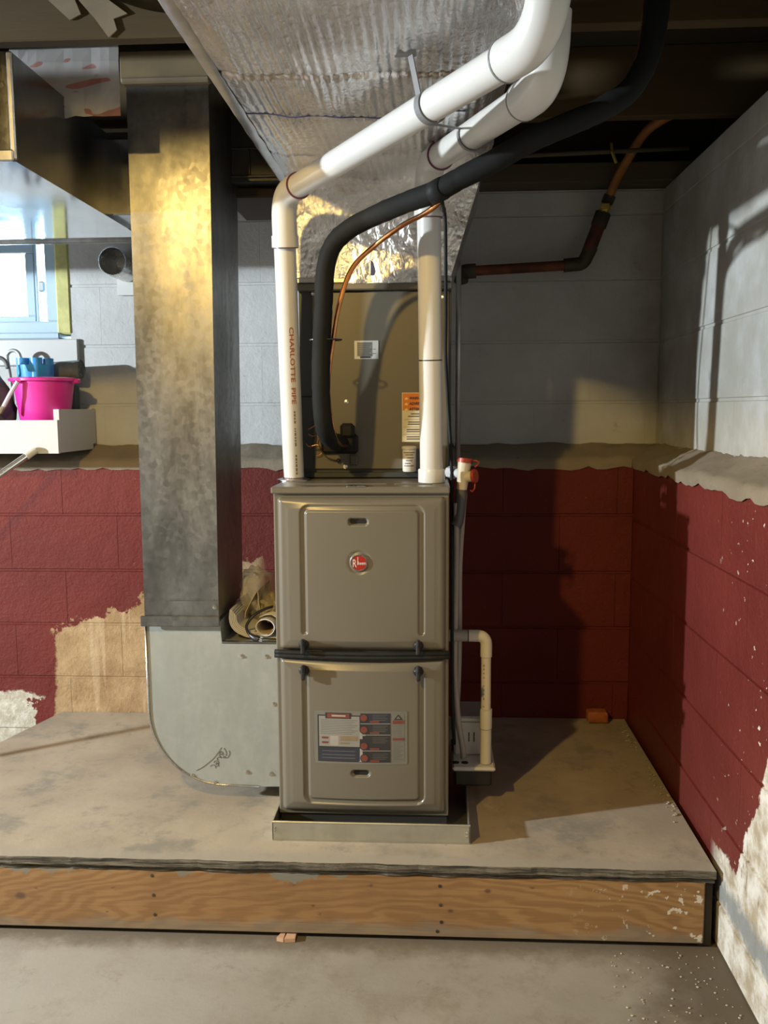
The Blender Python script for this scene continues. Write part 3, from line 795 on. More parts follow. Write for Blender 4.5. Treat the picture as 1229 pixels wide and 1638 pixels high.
# ------------------------------------------------------------------ PVC vent pipes
PR = .0287
def ring_at(bm, c, d, r, w_=.0025, mi=0):
    d = Vector(d).normalized(); return sweep(bm, [Vector(c)-d*w_/2, Vector(c)+d*w_/2], r, 26, True, mi)
def vent(label, base, top, corner, turn, up_to, coup_low, rad, r):
    base, top, corner, turn, up_to = map(Vector, (base, top, corner, turn, up_to))
    t = empty('vent_pipe', base, label, 'pipe', 'white vent pipes above the furnace')
    obj('riser', tube(base, top, r, 32), 'pvc', t, smooth=True, auto=.6)
    d0 = (top-base).normalized(); d1 = (turn-corner).normalized(); d2 = (up_to-turn).normalized()
    e0 = corner-d0*rad; e1 = corner+d1*rad
    # elbow fitting with hubs
    bm = BM(); sweep(bm, fillet([e0-d0*.03, corner, e1+d1*.03], rad*.95, 14), r*1.13, 28)
    obj('elbow', bm, 'pvc', t, smooth=True, auto=.6)
    bm = BM(); sweep(bm, [e0-d0*.055, e0-d0*.026], r*1.22, 28); obj('hub', bm, 'pvc', t, smooth=True, auto=.6)
    bm = BM(); ring_at(bm, e0-d0*.0562, d0, r*1.19); obj('primer_ring', bm, 'primer', t, smooth=True, auto=.6)
    q0 = turn-d1*.075
    obj('run', tube(e1+d1*.02, q0+d1*.03, r, 32), 'pvc', t, smooth=True, auto=.6)
    bm = BM(); ring_at(bm, e1+d1*.031, d1, r*1.15, .003); obj('primer_ring', bm, 'primer', t, smooth=True, auto=.6)
    bm = BM(); sweep(bm, fillet([q0-d1*.03, turn, turn+d2*.12], .075, 14), r*1.17, 28); obj('elbow', bm, 'pvc', t, smooth=True, auto=.6)
    bm = BM(); ring_at(bm, q0-d1*.028, d1, r*1.20, .004); obj('joint_ring', bm, 'strap', t, smooth=True, auto=.6)
    obj('ceiling_riser', tube(turn+d2*.10, up_to, r, 28), 'pvc', t, smooth=True, auto=.6)
    return t
v1 = vent('left white vent pipe with red lettering rising from the furnace', (-.389, 2.478, 1.134), (-.3865, 2.375, 1.775), (-.384, 2.352, 1.880), (.168, 1.405, 1.878), (.185, 1.375, 2.36), 0, .075, PR)
v2 = vent('right white vent pipe with a black joint line and plain coupling', (-.003, 2.400, 1.134), (-.010, 2.345, 1.83), (-.012, 2.335, 1.945), (.200, 1.650, 1.892), (.216, 1.618, 2.36), 0, .075, .0305)
# collar plate and coupling at the furnace top
bm = BM(); lathe(bm, (-.389, 2.478, 1.1342), [(.0, 0), (.046, 0), (.046, .003), (.038, .006), (.030, .006)], 28); obj('collar', bm, 'galv', v1, smooth=True, auto=.5)
bm = BM(); ring_at(bm, (-.389, 2.478, 1.1415), (0, 0, 1), PR*1.06, .003); obj('primer_ring', bm, 'primer', v1)
bm = BM(); lathe(bm, (-.003, 2.398, 1.135), [(.0, 0), (.0355, 0), (.0360, .002), (.0360, .033), (.0345, .036), (.030, .036)], 32); obj('coupling', bm, 'pvc', v2, smooth=True, auto=.5)
d_ = Vector((-.010+.003, 2.345-2.400, 1.83-1.134)).normalized()
bm = BM(); ring_at(bm, Vector((-.003, 2.400, 1.134))+d_*.325, d_, .0310, .003); obj('joint_line', bm, 'black', v2)
# red lettering down the left riser
p0 = Vector((-.389, 2.478, 1.134)); p1 = Vector((-.3865, 2.375, 1.775)); ax = (p0-p1).normalized(); Lr = (p1-p0).length
tc = (Vector((0, 0, 1.33))-p1); tc = (tc-ax*tc.dot(ax)).normalized(); side = tc.cross(ax).normalized()
if side.x < 0: side = -side
def on_riser(s, y):
    a = .30+y/PR; return p1+ax*s+(tc*math.cos(a)+side*math.sin(a))*(PR+.0010)
bm = BM(); add_text(bm, 'CHARLOTTE  PIPE', .0165, lambda x, y: on_riser(.225+x, y-.006), .0002, width=.205); obj('lettering', bm, 'red_print', v1)
bm = BM(); rr = random.Random(3); s_ = .45
while s_ < .625:
    w2 = rr.uniform(.003, .010)
    if not (.478 < s_ < .49 or .545 < s_ < .56):
        q = [on_riser(s_, -.002), on_riser(s_+w2, -.002), on_riser(s_+w2, .002), on_riser(s_, .002)]; bm.faces.new([bm.verts.new(c) for c in q])
    s_ += w2+.003
obj('small_print', bm, 'grey_print', v1)['kind'] = 'stuff'

# grey hanger strap looping under both runs
st = empty('hanger_strap', (-.012, 1.70, 1.972), 'grey plastic strap hanging both white pipes from the foil duct', 'strap')
def loop(c, d, r, a0, a1, n=16):
    d = Vector(d).normalized(); s = d.cross(Vector((0, 0, 1))).normalized(); u = s.cross(d)
    return [Vector(c)+(s*math.cos(a0+(a1-a0)*i/n)+u*math.sin(a0+(a1-a0)*i/n))*r for i in range(n+1)], d
def ribbon(pts, d, w_, th=.002):
    bm = BM(); d = Vector(d)*w_/2; rows = []
    for i, p in enumerate(pts):
        t = (pts[min(i+1, len(pts)-1)]-pts[max(i-1, 0)]).normalized(); n_ = t.cross(d).normalized()*th
        rows.append([bm.verts.new(p+d), bm.verts.new(p-d), bm.verts.new(p-d+n_), bm.verts.new(p+d+n_)])
    for a, c in zip(rows, rows[1:]):
        for k in range(4): bm.faces.new((a[k], a[(k+1) % 4], c[(k+1) % 4], c[k]))
    bm.faces.new(rows[0][::-1]); bm.faces.new(rows[-1]); bmesh.ops.recalc_face_normals(bm, faces=bm.faces); return bm
D1 = Vector((.552, -.947, 0)).normalized()
c1 = Vector((-.384, 2.352, 1.880)).lerp(Vector((.168, 1.405, 1.878)), .690)
D2 = Vector((.212, -.685, -.053)).normalized()
c2 = Vector((-.012, 2.335, 1.945)).lerp(Vector((.200, 1.650, 1.892)), .46)
lp1, _ = loop(c1, D1, PR+.0015, math.pi*.18, -math.pi*.80)
top1 = Vector((lp1[0].x-.002, lp1[0].y, 1.968))
top1 = c1+Vector((-.038, -.02, .09))
obj('upper_loop', ribbon([top1]+lp1, D1, .017), 'strap', st)
lp2, _ = loop(c2, D2, .0305+.0015, math.pi*.12, -math.pi*.80)
obj('lower_loop', ribbon([lp1[11]]+lp2, D2, .012), 'strap', st)
bm = BM(); box(bm, top1.x-.03, top1.x+.012, top1.y-.012, top1.y+.012, 1.960, 1.9695, .003); obj('tab', bm, 'strap', st)

# ------------------------------------------------------------------ foil wrapped supply duct
sup = empty('supply_duct', (-.14, 1.6, 1.68), 'wide foil wrapped supply duct running overhead and dropping to the coil', 'duct')
TX0, TX1, TZ = -.430, .146, 1.972
def foil_h(x, y):
    u = (x-TX0)/(TX1-TX0)
    edge = min(1, min(u, 1-u)*9)
    ph = 2*math.pi*x/.019+1.6*noise.noise(Vector((x*5, y*3.2, 0)))+2.4*noise.noise(Vector((x*2, y*1.1, 4)))
    amp = .0030*(.5+1.1*noise.noise(Vector((x*11, y*4, 9))))
    big = .008*noise.noise(Vector((x*4, y*3, 2)))+.0045*noise.noise(Vector((x*9, y*6, 7)))+.0018*noise.noise(Vector((x*26, y*9, 1)))
    seam = 0
    for ys, dp in ((1.772, .007), (2.014, .003), (1.40, .004), (2.30, .003)):
        ys2 = ys+.012*noise.noise(Vector((x*3, ys, 0))); seam += dp*math.exp(-((y-ys2)/.010)**2)
    return edge*(-abs(math.sin(ph/2))*amp*2+big-.010*math.sin(math.pi*u))+seam
bm = BM(); nx = 190; ys = [1.20+1.40*i/230 for i in range(231)]; rows = []
for y in ys:
    row = []
    for i in range(nx+1):
        x = TX0+(TX1-TX0)*i/nx; row.append(bm.verts.new((x+.003*noise.noise(Vector((i*.0, y*9, 3))), y, TZ+foil_h(x, y))))
    rows.append(row)
for a, c in zip(rows, rows[1:]):
    for i in range(nx): bm.faces.new((a[i+1], a[i], c[i], c[i+1]))
obj('underside_wrap', bm, 'foil', sup, smooth=True)
bm = BM()
box(bm, TX0, TX1, -1.6, 1.20, TZ, 2.171, .008); obj('far_run', bm, 'foil', sup)
bm = BM()
for xs, sg in ((TX0, -1), (TX1, 1)):
    prev = None
    for i in range(101):
        y = 1.2+1.4*i/100; row = []
        for k in range(7):
            z = TZ+.002+.197*k/6; row.append(bm.verts.new((xs+sg*(.006*math.sin(math.pi*k/6)+.004*noise.noise(Vector((y*7, z*9, sg))) if 0 < k < 6 else 0), y, z)))
        if prev:
            for k in range(6): bm.faces.new((prev[k], prev[k+1], row[k+1], row[k]))
        prev = row
bmesh.ops.recalc_face_normals(bm, faces=bm.faces)
obj('side_wrap', bm, 'foil', sup, smooth=True)
# bright foil tape along the left lower edge
bm = BM(); prev = None
for i in range(61):
    y = 1.2+1.38*i/60; j = .002*noise.noise(Vector((y*16, 1, 1)))
    row = [bm.verts.new(p) for p in ((TX0-.005+j, y, TZ+.045), (TX0-.006+j, y, TZ+.004), (TX0+.002, y, TZ-.004), (TX0+.024+j*2, y, TZ-.003))]
    if prev:
        for k in range(3): bm.faces.new((prev[k], prev[k+1], row[k+1], row[k]))
    prev = row
bmesh.ops.recalc_face_normals(bm, faces=bm.faces)
obj('edge_tape', bm, 'foil_tape', sup, smooth=True)
# cross seams (dark pen line and torn tape edge)
bm = BM(); sweep(bm, [(TX0+.02+.48*i/30, 2.010+.004*math.sin(i*.4), TZ-.0025+foil_h(TX0+.02+.48*i/30, 2.014)) for i in range(31)], .0016, 5); obj('pen_line', bm, 'ink_blue', sup)
# plenum dropping to the coil, slightly flared
PF = [(-.412, .136), (-.378, .050)]
def plen(u, v):
    x0 = PF[0][0]*(1-v)+PF[1][0]*v; x1 = PF[0][1]*(1-min(1, v*1.12)**1.0)+PF[1][1]*min(1, v*1.12)
    x = x0+(x1-x0)*u; z = TZ+.004+(CT-.002-TZ-.004)*v
    y = 2.535+.010*noise.noise(Vector((x*8, 0, z*8)))+.004*noise.noise(Vector((x*26, 3, z*26)))-.012*math.sin(math.pi*u)*math.sin(math.pi*v)
    return Vector((x, y, z))
bm = BM(); nu, nv = 110, 80
vv = [[bm.verts.new(plen(i/nu, k/nv)) for i in range(nu+1)] for k in range(nv+1)]
for k in range(nv):
    for i in range(nu): bm.faces.new((vv[k][i], vv[k+1][i], vv[k+1][i+1], vv[k][i+1]))
obj('plenum_front', bm, 'foil_dots', sup, smooth=True)
bm = BM()
for u in (0, 1):
    prev = None
    for k in range(41):
        p = plen(u, k/40); q = p.copy(); q.y = 3.14
        row = [bm.verts.new(p), bm.verts.new(p.lerp(q, .5)+Vector(((.02*u-.01)*math.sin(k*.3), 0, 0))), bm.verts.new(q)]
        if prev:
            for t in range(2): bm.faces.new((prev[t], prev[t+1], row[t+1], row[t]))
        prev = row
for k, vz in ((0, TZ+.004), ):
    bm.faces.new([bm.verts.new(c) for c in ((PF[0][0], 2.6, 2.17), (PF[0][1], 2.6, 2.17), (PF[0][1], 3.14, 2.17), (PF[0][0], 3.14, 2.17))])
bmesh.ops.recalc_face_normals(bm, faces=bm.faces)
obj('plenum_side', bm, 'foil_dots', sup, smooth=True)
bm = BM(); box(bm, -.172, -.158, 2.527, 2.530, 1.70, 1.78); obj('blue_stripe', bm, 'ink_blue', sup)
bm = BM(); box(bm, -.381, .052, 2.528, 2.545, CT+.016, CT+.034, .004); obj('tape_band', bm, 'foil_tape', sup)

# ------------------------------------------------------------------ galvanized return duct: trunk, drop, boot
ret = empty('return_duct', (-.66, 2.4, .31), 'galvanized return duct dropping from the overhead trunk to a rounded boot beside the furnace', 'duct')
def hexa(bm, f4, dy, mi=0):
    """front quad f4 (bl, br, tr, tl) pushed back by dy"""
    return poly_prism(bm, [Vector(p) for p in f4], (0, dy, 0), mi)
bm = BM()
f4 = [(-.802, 2.395, .758), (-.593, 2.395, .758), (-.578, 2.380, 2.205), (-.794, 2.380, 2.215)]
nz_ = 24
bm.free(); bm = BM(); rows = []
for k in range(nz_+1):
    q = k/nz_; L = Vector(f4[0]).lerp(Vector(f4[3]), q); R = Vector(f4[1]).lerp(Vector(f4[2]), q); row = []
    for i in range(9):
        p = L.lerp(R, i/8); p.y += .0035*noise.noise(Vector((p.x*6, 1, p.z*2.5)))*math.sin(math.pi*i/8); row.append(bm.verts.new(p))
    row.append(bm.verts.new((R.x, 2.71, R.z))); row.append(bm.verts.new((L.x, 2.71, L.z))); rows.append(row)
for r1, r2 in zip(rows, rows[1:]):
    n = len(r1)
    for i in range(n): bm.faces.new((r1[i], r1[(i+1) % n], r2[(i+1) % n], r2[i]))
bm.faces.new(rows[0]); bm.faces.new(rows[-1]); bmesh.ops.recalc_face_normals(bm, faces=bm.faces)
obj('drop', bm, 'galv_bright', ret, smooth=True, auto=.5)
bm = BM(); box(bm, -.8125, -.590, 2.387, 2.395, .7335, .763, .002); obj('drive_cleat', bm, 'galv_bright', ret)
bm = BM(); box(bm, -.803, -.572, 2.362, 2.381, 2.170, 2.245, .002); obj('top_collar', bm, 'brownpaper', ret)
bm = BM(); box(bm, -.800, -.570, 2.356, 2.382, 2.164, 2.180, .004); obj('tape_lip', bm, 'tanpaper', ret)
bm = BM(); box(bm, -.735, -.604, 2.391, 2.396, .808, .8096); obj('seam', bm, 'galv_bright', ret)
screw(ret, (-.603, 2.394, .789), .0045)
# overhead trunk (runs to the left, its end cap beside the drop)
bm = BM()
foot = [(-.872, 1.893), (-.874, 2.585), (-.885, 2.755), (-2.9, 2.755), (-2.9, 1.893)]
poly_prism(bm, [Vector((x, y, 1.85)) for x, y in foot], (0, 0, .22))
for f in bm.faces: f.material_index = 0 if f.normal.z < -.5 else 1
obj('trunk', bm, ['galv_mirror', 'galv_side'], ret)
bm = BM(); box(bm, -2.9, -.886, 2.752, 2.768, 1.842, 1.862, .003); obj('trunk_seam', bm, 'galv_bright', ret)
bm = BM(); box(bm, -.880, -.868, 1.886, 1.897, 1.852, 2.068, .003); obj('corner_seam', bm, 'galv_bright', ret)
bm = BM(); box(bm, -1.00, -.872, 1.880, 1.892, 1.848, 1.872, .003); obj('bottom_seam', bm, 'galv_bright', ret)
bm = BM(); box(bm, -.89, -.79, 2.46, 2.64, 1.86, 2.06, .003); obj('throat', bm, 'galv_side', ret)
# boot with the rounded heel
bm = BM(); pts = [(-0.8075, 0.742), (-0.5953, 0.742), (-0.5911, 0.6821), (-.4125, 0.6821), (-.4125, 0.2637), (-.4935, 0.2621), (-.55, 0.2674)]
cxb, czb, rb = -0.5911, 0.4795, 0.2137
for i in range(0, 15):
    a_ = math.radians(268-(268-180)*i/14); pts.append((cxb+rb*math.cos(a_)-.001, czb+rb*math.sin(a_)))
pts = pts[:6]+pts[7:]
poly_prism(bm, [Vector((x, 2.415, z)) for x, z in pts], (0, .32, 0))
obj('boot', bm, 'galv_dull', ret)
bm = BM(); heel = [Vector((x, 2.415, z)) for x, z in pts[5:]]+[Vector((-0.8075, 2.415, 0.742))]
sweep(bm, [p+Vector((0, -.001, 0)) for p in heel], .0035, 6); obj('heel_seam', bm, 'galv', ret, smooth=True)
bm = BM(); box(bm, -0.5911, -.4125, 2.412, 2.427, 0.6801, 0.6856, .001); obj('shelf_edge', bm, 'galv_bright', ret)
for x, z in ((-0.5355, 0.6433), (-0.4662, 0.6433), (-0.4473, 0.5058), (-0.5282, 0.3052), (-0.4599, 0.301), (pts[10][0]+.002, pts[10][1]+.003), (pts[7][0]+.002, pts[7][1]+.004)): screw(ret, (x, 2.4145, z), .0044)
# felt pen scribble
bm = BM(); yk = 2.4140
def sc(u, v): return Vector((-.675+(u-152)*.0001405, yk, .306+(672-v)*.0001431))
for ln in ([(152, 665), (260, 610), (350, 545), (430, 480), (520, 400), (600, 300), (645, 240), (682, 178)],
           [(730, 190), (765, 240), (780, 300), (765, 350)], [(835, 240), (850, 290), (830, 350), (790, 395), (740, 360), (710, 385), (760, 395)],
           [(700, 345), (715, 310), (690, 265), (655, 270), (640, 310), (660, 330), (690, 300)],
           [(630, 335), (660, 370), (680, 400), (640, 375), (595, 395), (590, 425), (620, 440)],
           [(520, 500), (530, 465), (590, 455), (620, 490), (600, 530), (560, 520), (575, 490), (610, 520), (605, 560), (570, 565)],
           [(440, 575), (480, 545), (520, 540), (545, 560), (550, 610)]):
    stroke(bm, smoothpath([sc(u, v) for u, v in ln], 4), .0006)
obj('handwriting', bm, 'ink', ret)
# white printed facing between trunk and joist, and dark sheet metal beyond
bm = BM(); pts = []
for i in range(13):
    for k in range(7):
        u, v = i/12, k/6; pts.append((-1.0+.262*u, 2.165+.006*noise.noise(Vector((u*5, v*4, 1))), 2.024+.008*noise.noise(Vector((u*9, 0, 3)))*(1-v)+(.185)*v))
vs = [bm.verts.new(p) for p in pts]
for i in range(12):
    for k in range(6): bm.faces.new((vs[i*7+k], vs[(i+1)*7+k], vs[(i+1)*7+k+1], vs[i*7+k+1]))
bmesh.ops.solidify(bm, geom=bm.faces, thickness=.002)
tag(obj('insulation_facing', bm, 'printed'), 'white paper facing with faded red print hanging above the return trunk', 'facing')

# second sheet metal box seen dark between the drop and the foil duct
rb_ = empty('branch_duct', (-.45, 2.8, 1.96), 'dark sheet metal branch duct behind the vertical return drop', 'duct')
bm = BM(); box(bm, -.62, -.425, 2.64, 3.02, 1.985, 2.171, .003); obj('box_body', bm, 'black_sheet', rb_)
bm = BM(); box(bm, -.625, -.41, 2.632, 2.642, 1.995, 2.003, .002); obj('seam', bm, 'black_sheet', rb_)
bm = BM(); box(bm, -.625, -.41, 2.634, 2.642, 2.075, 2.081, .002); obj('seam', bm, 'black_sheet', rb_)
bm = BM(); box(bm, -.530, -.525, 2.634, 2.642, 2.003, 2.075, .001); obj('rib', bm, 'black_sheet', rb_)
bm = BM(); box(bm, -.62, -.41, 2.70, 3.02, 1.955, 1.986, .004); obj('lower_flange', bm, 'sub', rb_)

# torn strips hanging from the joist, top left
def hang(name, mat, pts, label, cat):
    bm = BM(); poly_prism(bm, [Vector(p) for p in pts], (0, .004, 0)); return tag(obj(name, bm, mat), label, cat)
hang('paper_strip', 'tanpaper', [(-.87, 2.092, 2.255), (-.823, 2.094, 2.212), (-.797, 2.094, 2.224), (-.812, 2.092, 2.262)], 'short torn tan paper strip on the joist, at the far left', 'paper strip')
hang('paper_strip', 'tanpaper', [(-.815, 2.092, 2.270), (-.765, 2.094, 2.213), (-.735, 2.094, 2.172), (-.715, 2.094, 2.188), (-.722, 2.094, 2.212), (-.69, 2.094, 2.222), (-.745, 2.092, 2.262)], 'longer torn tan paper strip on the joist ending in a ragged point', 'paper strip')
bm = BM(); prev = None
for i in range(17):
    u = i/16; x = -.755+.235*u; sag = .055*math.sin(math.pi*min(1, u*.75+.02)); row = []
    for k in range(4):
        row.append(bm.verts.new((x, 2.088-.05*(1-k/3)-.02*math.sin(u*5), 2.255-sag*(1-.0*k)+.05*(k/3)*(k/3))))
    if prev:
        for k in range(3): bm.faces.new((prev[k], row[k], row[k+1], prev[k+1]))
    prev = row
bmesh.ops.solidify(bm, geom=bm.faces, thickness=.002)
tag(obj('paper_flap', bm, 'brownpaper', smooth=True), 'brown paper flap sagging from the joist beside the foil duct', 'paper flap')

# ------------------------------------------------------------------ refrigerant lines
ls = empty('refrigerant_line', (-.272, 2.50, 1.25), 'thick black insulated refrigerant line curving from the coil to the ceiling', 'pipe')
pts = [(-.262, 2.535, 1.235), (-.272, 2.42, 1.245), (-.2815, 2.33, 1.278), (-.286, 2.295, 1.36), (-.283, 2.285, 1.48), (-.274, 2.27, 1.588), (-.267, 2.26, 1.675), (-.247, 2.25, 1.732), (-.203, 2.23, 1.768), (-.139, 2.20, 1.792), (-.061, 2.10, 1.799), (.005, 2.01, 1.80), (.063, 1.97, 1.82), (.127, 1.94, 1.843), (.202, 1.92, 1.878), (.275, 1.91, 1.905), (.343, 1.91, 1.933), (.41, 1.92, 1.985), (.45, 1.93, 2.10), (.46, 1.94, 2.36)]
sp = smoothpath(pts)
obj('insulation', sweep(BM(), sp, [.0235+.0012*math.sin(i*1.7)*(i % 5 == 0) for i in range(len(sp))], 20), 'lineset', ls, smooth=True)
bm = BM()
bm2 = sweep(BM(), [Vector((.009, 2.004, 1.80))-Vector((.117, -.235, 0))*.12, Vector((.009, 2.004, 1.80))+Vector((.117, -.235, 0))*.10], .0248, 20); obj('tape_wrap', bm2, 'rubber', ls, smooth=True)
bm = BM(); ringp = [Vector((-.272, 2.298, 1.507))+Vector((.040*math.cos(t), -.027*math.sin(t)-.006, 0)) for t in [2*math.pi*i/20 for i in range(21)]]
sweep(bm, ringp, .0022, 6); obj('cable_tie', bm, 'black', ls)
cl = empty('copper_line', (-.262, 2.50, 1.25), 'thin bare copper line bent beside the black insulated line', 'pipe')
pts = [(-.245, 2.528, 1.228), (-.256, 2.41, 1.240), (-.263, 2.335, 1.285), (-.270, 2.306, 1.39), (-.2545, 2.300, 1.506), (-.239, 2.30, 1.59), (-.204, 2.29, 1.681), (-.143, 2.26, 1.733), (-.071, 2.18, 1.765), (-.004, 2.055, 1.773), (.065, 2.005, 1.825), (.132, 1.975, 1.85), (.205, 1.955, 1.886), (.275, 1.945, 1.915), (.343, 1.945, 1.945), (.405, 1.95, 2.0), (.435, 1.965, 2.12), (.440, 1.975, 2.36)]
obj('tube', sweep(BM(), smoothpath(pts), .0062, 10), 'copper', cl, smooth=True)
# loose thermostat wires
tw = empty('thermostat_wires', (-.30, 2.52, 1.18), 'loose curly copper thermostat wires beside the black line port', 'wires')
def px3(u, v):  # local picture-like layout over a 10 cm square patch in front of the coil
    return Vector((-.3285+u*.0000468*1.0, 2.53-.012*math.sin(u*.01), 1.285-v*.0000462*2.0*.5-.0000462*v*0))
for ln in ([(160, 540), (230, 500), (330, 440)], [(150, 640), (220, 680), (300, 660), (360, 600)], [(320, 680), (350, 740), (350, 810), (330, 850)],
           [(110, 830), (160, 880), (240, 870), (300, 850), (370, 870), (385, 950), (350, 980)], [(290, 1070), (360, 1060), (410, 990), (400, 900)]):
    P_ = [Vector((-.366+u*.0000479*1.0+.0, 2.525+.01*math.sin(v*.02), 1.283-(v-440)*.0000485)) for u, v in [(a*1.0+600*0, b_) for a, b_ in ln]]
    P_ = [Vector((-.3745+a*.0001445, 2.525+.01*math.sin(b_*.02), 1.2895-b_*.0001417*0-(b_-440)*.000141)) for a, b_ in ln]
    obj('wire', sweep(BM(), smoothpath(P_, 5), .0013, 6), 'copper_wire', tw, smooth=True)
bm = BM(); sweep(bm, smoothpath([(-.3185, 2.528, 1.215), (-.300, 2.53, 1.195), (-.280, 2.535, 1.187), (-.268, 2.542, 1.186)], 5), .0016, 6); obj('lead', bm, 'iron_dark', tw)
bm = BM(); lathe(bm, (-.2690, 2.5425, 1.186), [(.006, 0), (.006, -.01), (.003, -.014)], 10, 'Y'); obj('terminal', bm, 'black', tw)
# black low voltage cable down the right pipe
cb = BM(); sweep(cb, smoothpath([(.020, 2.02, 1.782), (.026, 2.20, 1.80), (.0300, 2.42, 1.85), (.034, 2.46, 1.80), (.036, 2.50, 1.60), (.036, 2.52, 1.48), (.042, 2.522, 1.36), (.052, 2.500, 1.19), (.0535, 2.49, 1.05), (.054, 2.42, .72), (.056, 2.42, .5), (.062, 2.46, .38)], 6), .0048, 8)
tag(obj('control_cable', cb, 'rubber', smooth=True), 'thin dark control cable running down behind the right vent pipe', 'cable')
cd = BM(); sweep(cd, [(.082, 2.92, 1.15), (.083, 2.92, 1.95)], .0085, 10)
cd_ = empty('conduit', (.082, 2.92, 1.15), 'slim grey conduit standing right of the coil case', 'conduit')
obj('conduit_tube', cd, 'hook_grey', cd_, smooth=True)
bm = BM(); sweep(bm, [(.082, 2.92, 1.20), (.082, 3.30, 1.20)], .007, 10); obj('wall_bracket', bm, 'hook_grey', cd_, smooth=True)

# ------------------------------------------------------------------ condensate trap, hoses, pump
tr = empty('condensate_trap', (.087, 2.48, 1.0), 'white drain tee with rust red caps beside the furnace top', 'drain fitting')
def p(*a): return Vector(a)
TT = p(.089, 2.480, 1.187); TB = p(.080, 2.480, 1.100)
obj('tee_body', sweep(BM(), [TT, TT.lerp(TB, .55), TT.lerp(TB, .56), TB], [.0190, .0170, .0165, .0140], 20), 'pvc_cream', tr, smooth=True, auto=.6)
obj('inlet', tube(p(.050, 2.535, 1.155), p(.080, 2.485, 1.150), .0135, 16), 'pvc', tr, smooth=True, auto=.6)
obj('inlet_nut', tube(p(.047, 2.525, 1.153), p(.062, 2.505, 1.153), .0170, 8), 'pvc', tr)
obj('side_port', tube(p(.084, 2.48, 1.142), p(.115, 2.465, 1.146), .0150, 16), 'pvc_cream', tr, smooth=True, auto=.6)
bm = BM(); sweep(bm, [TT+p(-.0005, 0, -.004), TT+p(.0010, 0, .008)], .0215, 20); c1_ = obj('top_cap', bm, 'redcap', tr, smooth=True, auto=.6)
bm = BM(); sweep(bm, [p(.111, 2.467, 1.1455), p(.119, 2.463, 1.1465)], .0190, 20); c2_ = obj('side_cap', bm, 'redcap', tr, smooth=True, auto=.6)
bm = BM(); sweep(bm, [p(.108, 2.478, 1.186), p(.120, 2.476, 1.188), p(.128, 2.474, 1.183), p(.124, 2.472, 1.176), p(.116, 2.470, 1.170)], .0026, 8); obj('cap_tether', bm, 'redcap', tr, smooth=True)
bm = BM(); sweep(bm, [p(.117, 2.466, 1.128), p(.116, 2.468, 1.112), p(.110, 2.470, 1.102), p(.104, 2.474, 1.106)], .0022, 8); obj('cap_tether', bm, 'redcap', tr, smooth=True)
obj('rubber_boot', sweep(BM(), smoothpath([p(.0800, 2.480, 1.108), p(.0765, 2.480, 1.06), p(.071, 2.478, 1.02), p(.064, 2.476, 1.005)], 5), .0158, 16), 'greyrubber', tr, smooth=True, auto=.7)
h1 = BM(); sweep(h1, smoothpath([p(.066, 2.476, 1.07), p(.0665, 2.474, 1.01), p(.0665, 2.47, .90), p(.0640, 2.46, .75), p(.0630, 2.46, .60), p(.072, 2.46, .46), p(.085, 2.462, .375), p(.089, 2.465, .338)], 6), .0085, 10)
tag(obj('drain_hose', h1, 'hose', smooth=True), 'grey vinyl hose hanging from the tee to the pump lid, front one', 'hose', 'grey drain hoses beside the furnace')
h2 = BM(); sweep(h2, smoothpath([p(.089, 2.50, 1.10), p(.082, 2.50, 1.0), p(.076, 2.50, .88), p(.076, 2.50, .72), p(.075, 2.50, .6), p(.070, 2.51, .46), p(.066, 2.51, .42)], 6), .0085, 10)
tag(obj('drain_hose', h2, 'hose', smooth=True), 'grey vinyl hose hanging straight behind the other one', 'hose', 'grey drain hoses beside the furnace')
dp = empty('condensate_pipe', (.150, 2.45, .34), 'cream plastic drain pipe with an elbow dropping into the pump right of the furnace', 'pipe')
obj('stub', tube(p(.040, 2.45, .699), p(.098, 2.45, .699), .0165, 20), 'hose', dp, smooth=True, auto=.6)
obj('stub_collar', tube(p(.098, 2.45, .699), p(.101, 2.45, .699), .0145, 20), 'black', dp)
obj('elbow', sweep(BM(), fillet([p(.101, 2.45, .699), p(.150, 2.45, .699), p(.150, 2.45, .640)], .026, 10), .0168, 20), 'pvc_cream', dp, smooth=True, auto=.6)
obj('down_pipe', tube(p(.1500, 2.45, .645), p(.1505, 2.45, .4), .0138, 20), 'pvc_cream', dp, smooth=True, auto=.6)
obj('coupling', tube(p(.1508, 2.45, .488), p(.1508, 2.45, .432), .0172, 20), 'pvc_cream', dp, smooth=True, auto=.6)
obj('lower_pipe', tube(p(.1508, 2.45, .433), p(.1508, 2.45, .330), .0158, 20), 'pvc_cream', dp, smooth=True, auto=.6)
bm = BM(); ring_at(bm, p(.1508, 2.45, .4315), (0, 0, 1), .0168, .002); obj('primer_ring', bm, 'grey_print', dp)
bm = BM()
for i in range(15):
    z = .62-i*.012; s2 = .004 if i % 4 else .007
    if i % 5 == 4: continue
    bm.faces.new([bm.verts.new((.1502+.0141*math.sin(a_), 2.45-.0141*math.cos(a_), zz)) for a_, zz in ((-.62, z), (-.38, z), (-.38, z-s2), (-.62, z-s2))])
obj('pipe_print', bm, 'grey_print', dp)
pm = empty('condensate_pump', (.118, 2.53, .265), 'small condensate pump with a white lid right of the furnace', 'pump')
bm = BM(); box(bm, .062, .168, 2.432, 2.63, .2660, .318, .006); obj('tank', bm, 'black', pm)
bm = BM(); box(bm, .056, .177, 2.415, 2.645, .316, .328, .005); obj('lid', bm, 'pvc', pm)
bm = BM(); box(bm, .062, .160, 2.505, 2.64, .327, .432, .006); hs = obj('motor_housing', bm, 'pvc', pm)
bm = BM(); box(bm, .060, .162, 2.500, 2.642, .428, .446, .005); obj('housing_cap', bm, 'hook_grey', pm)
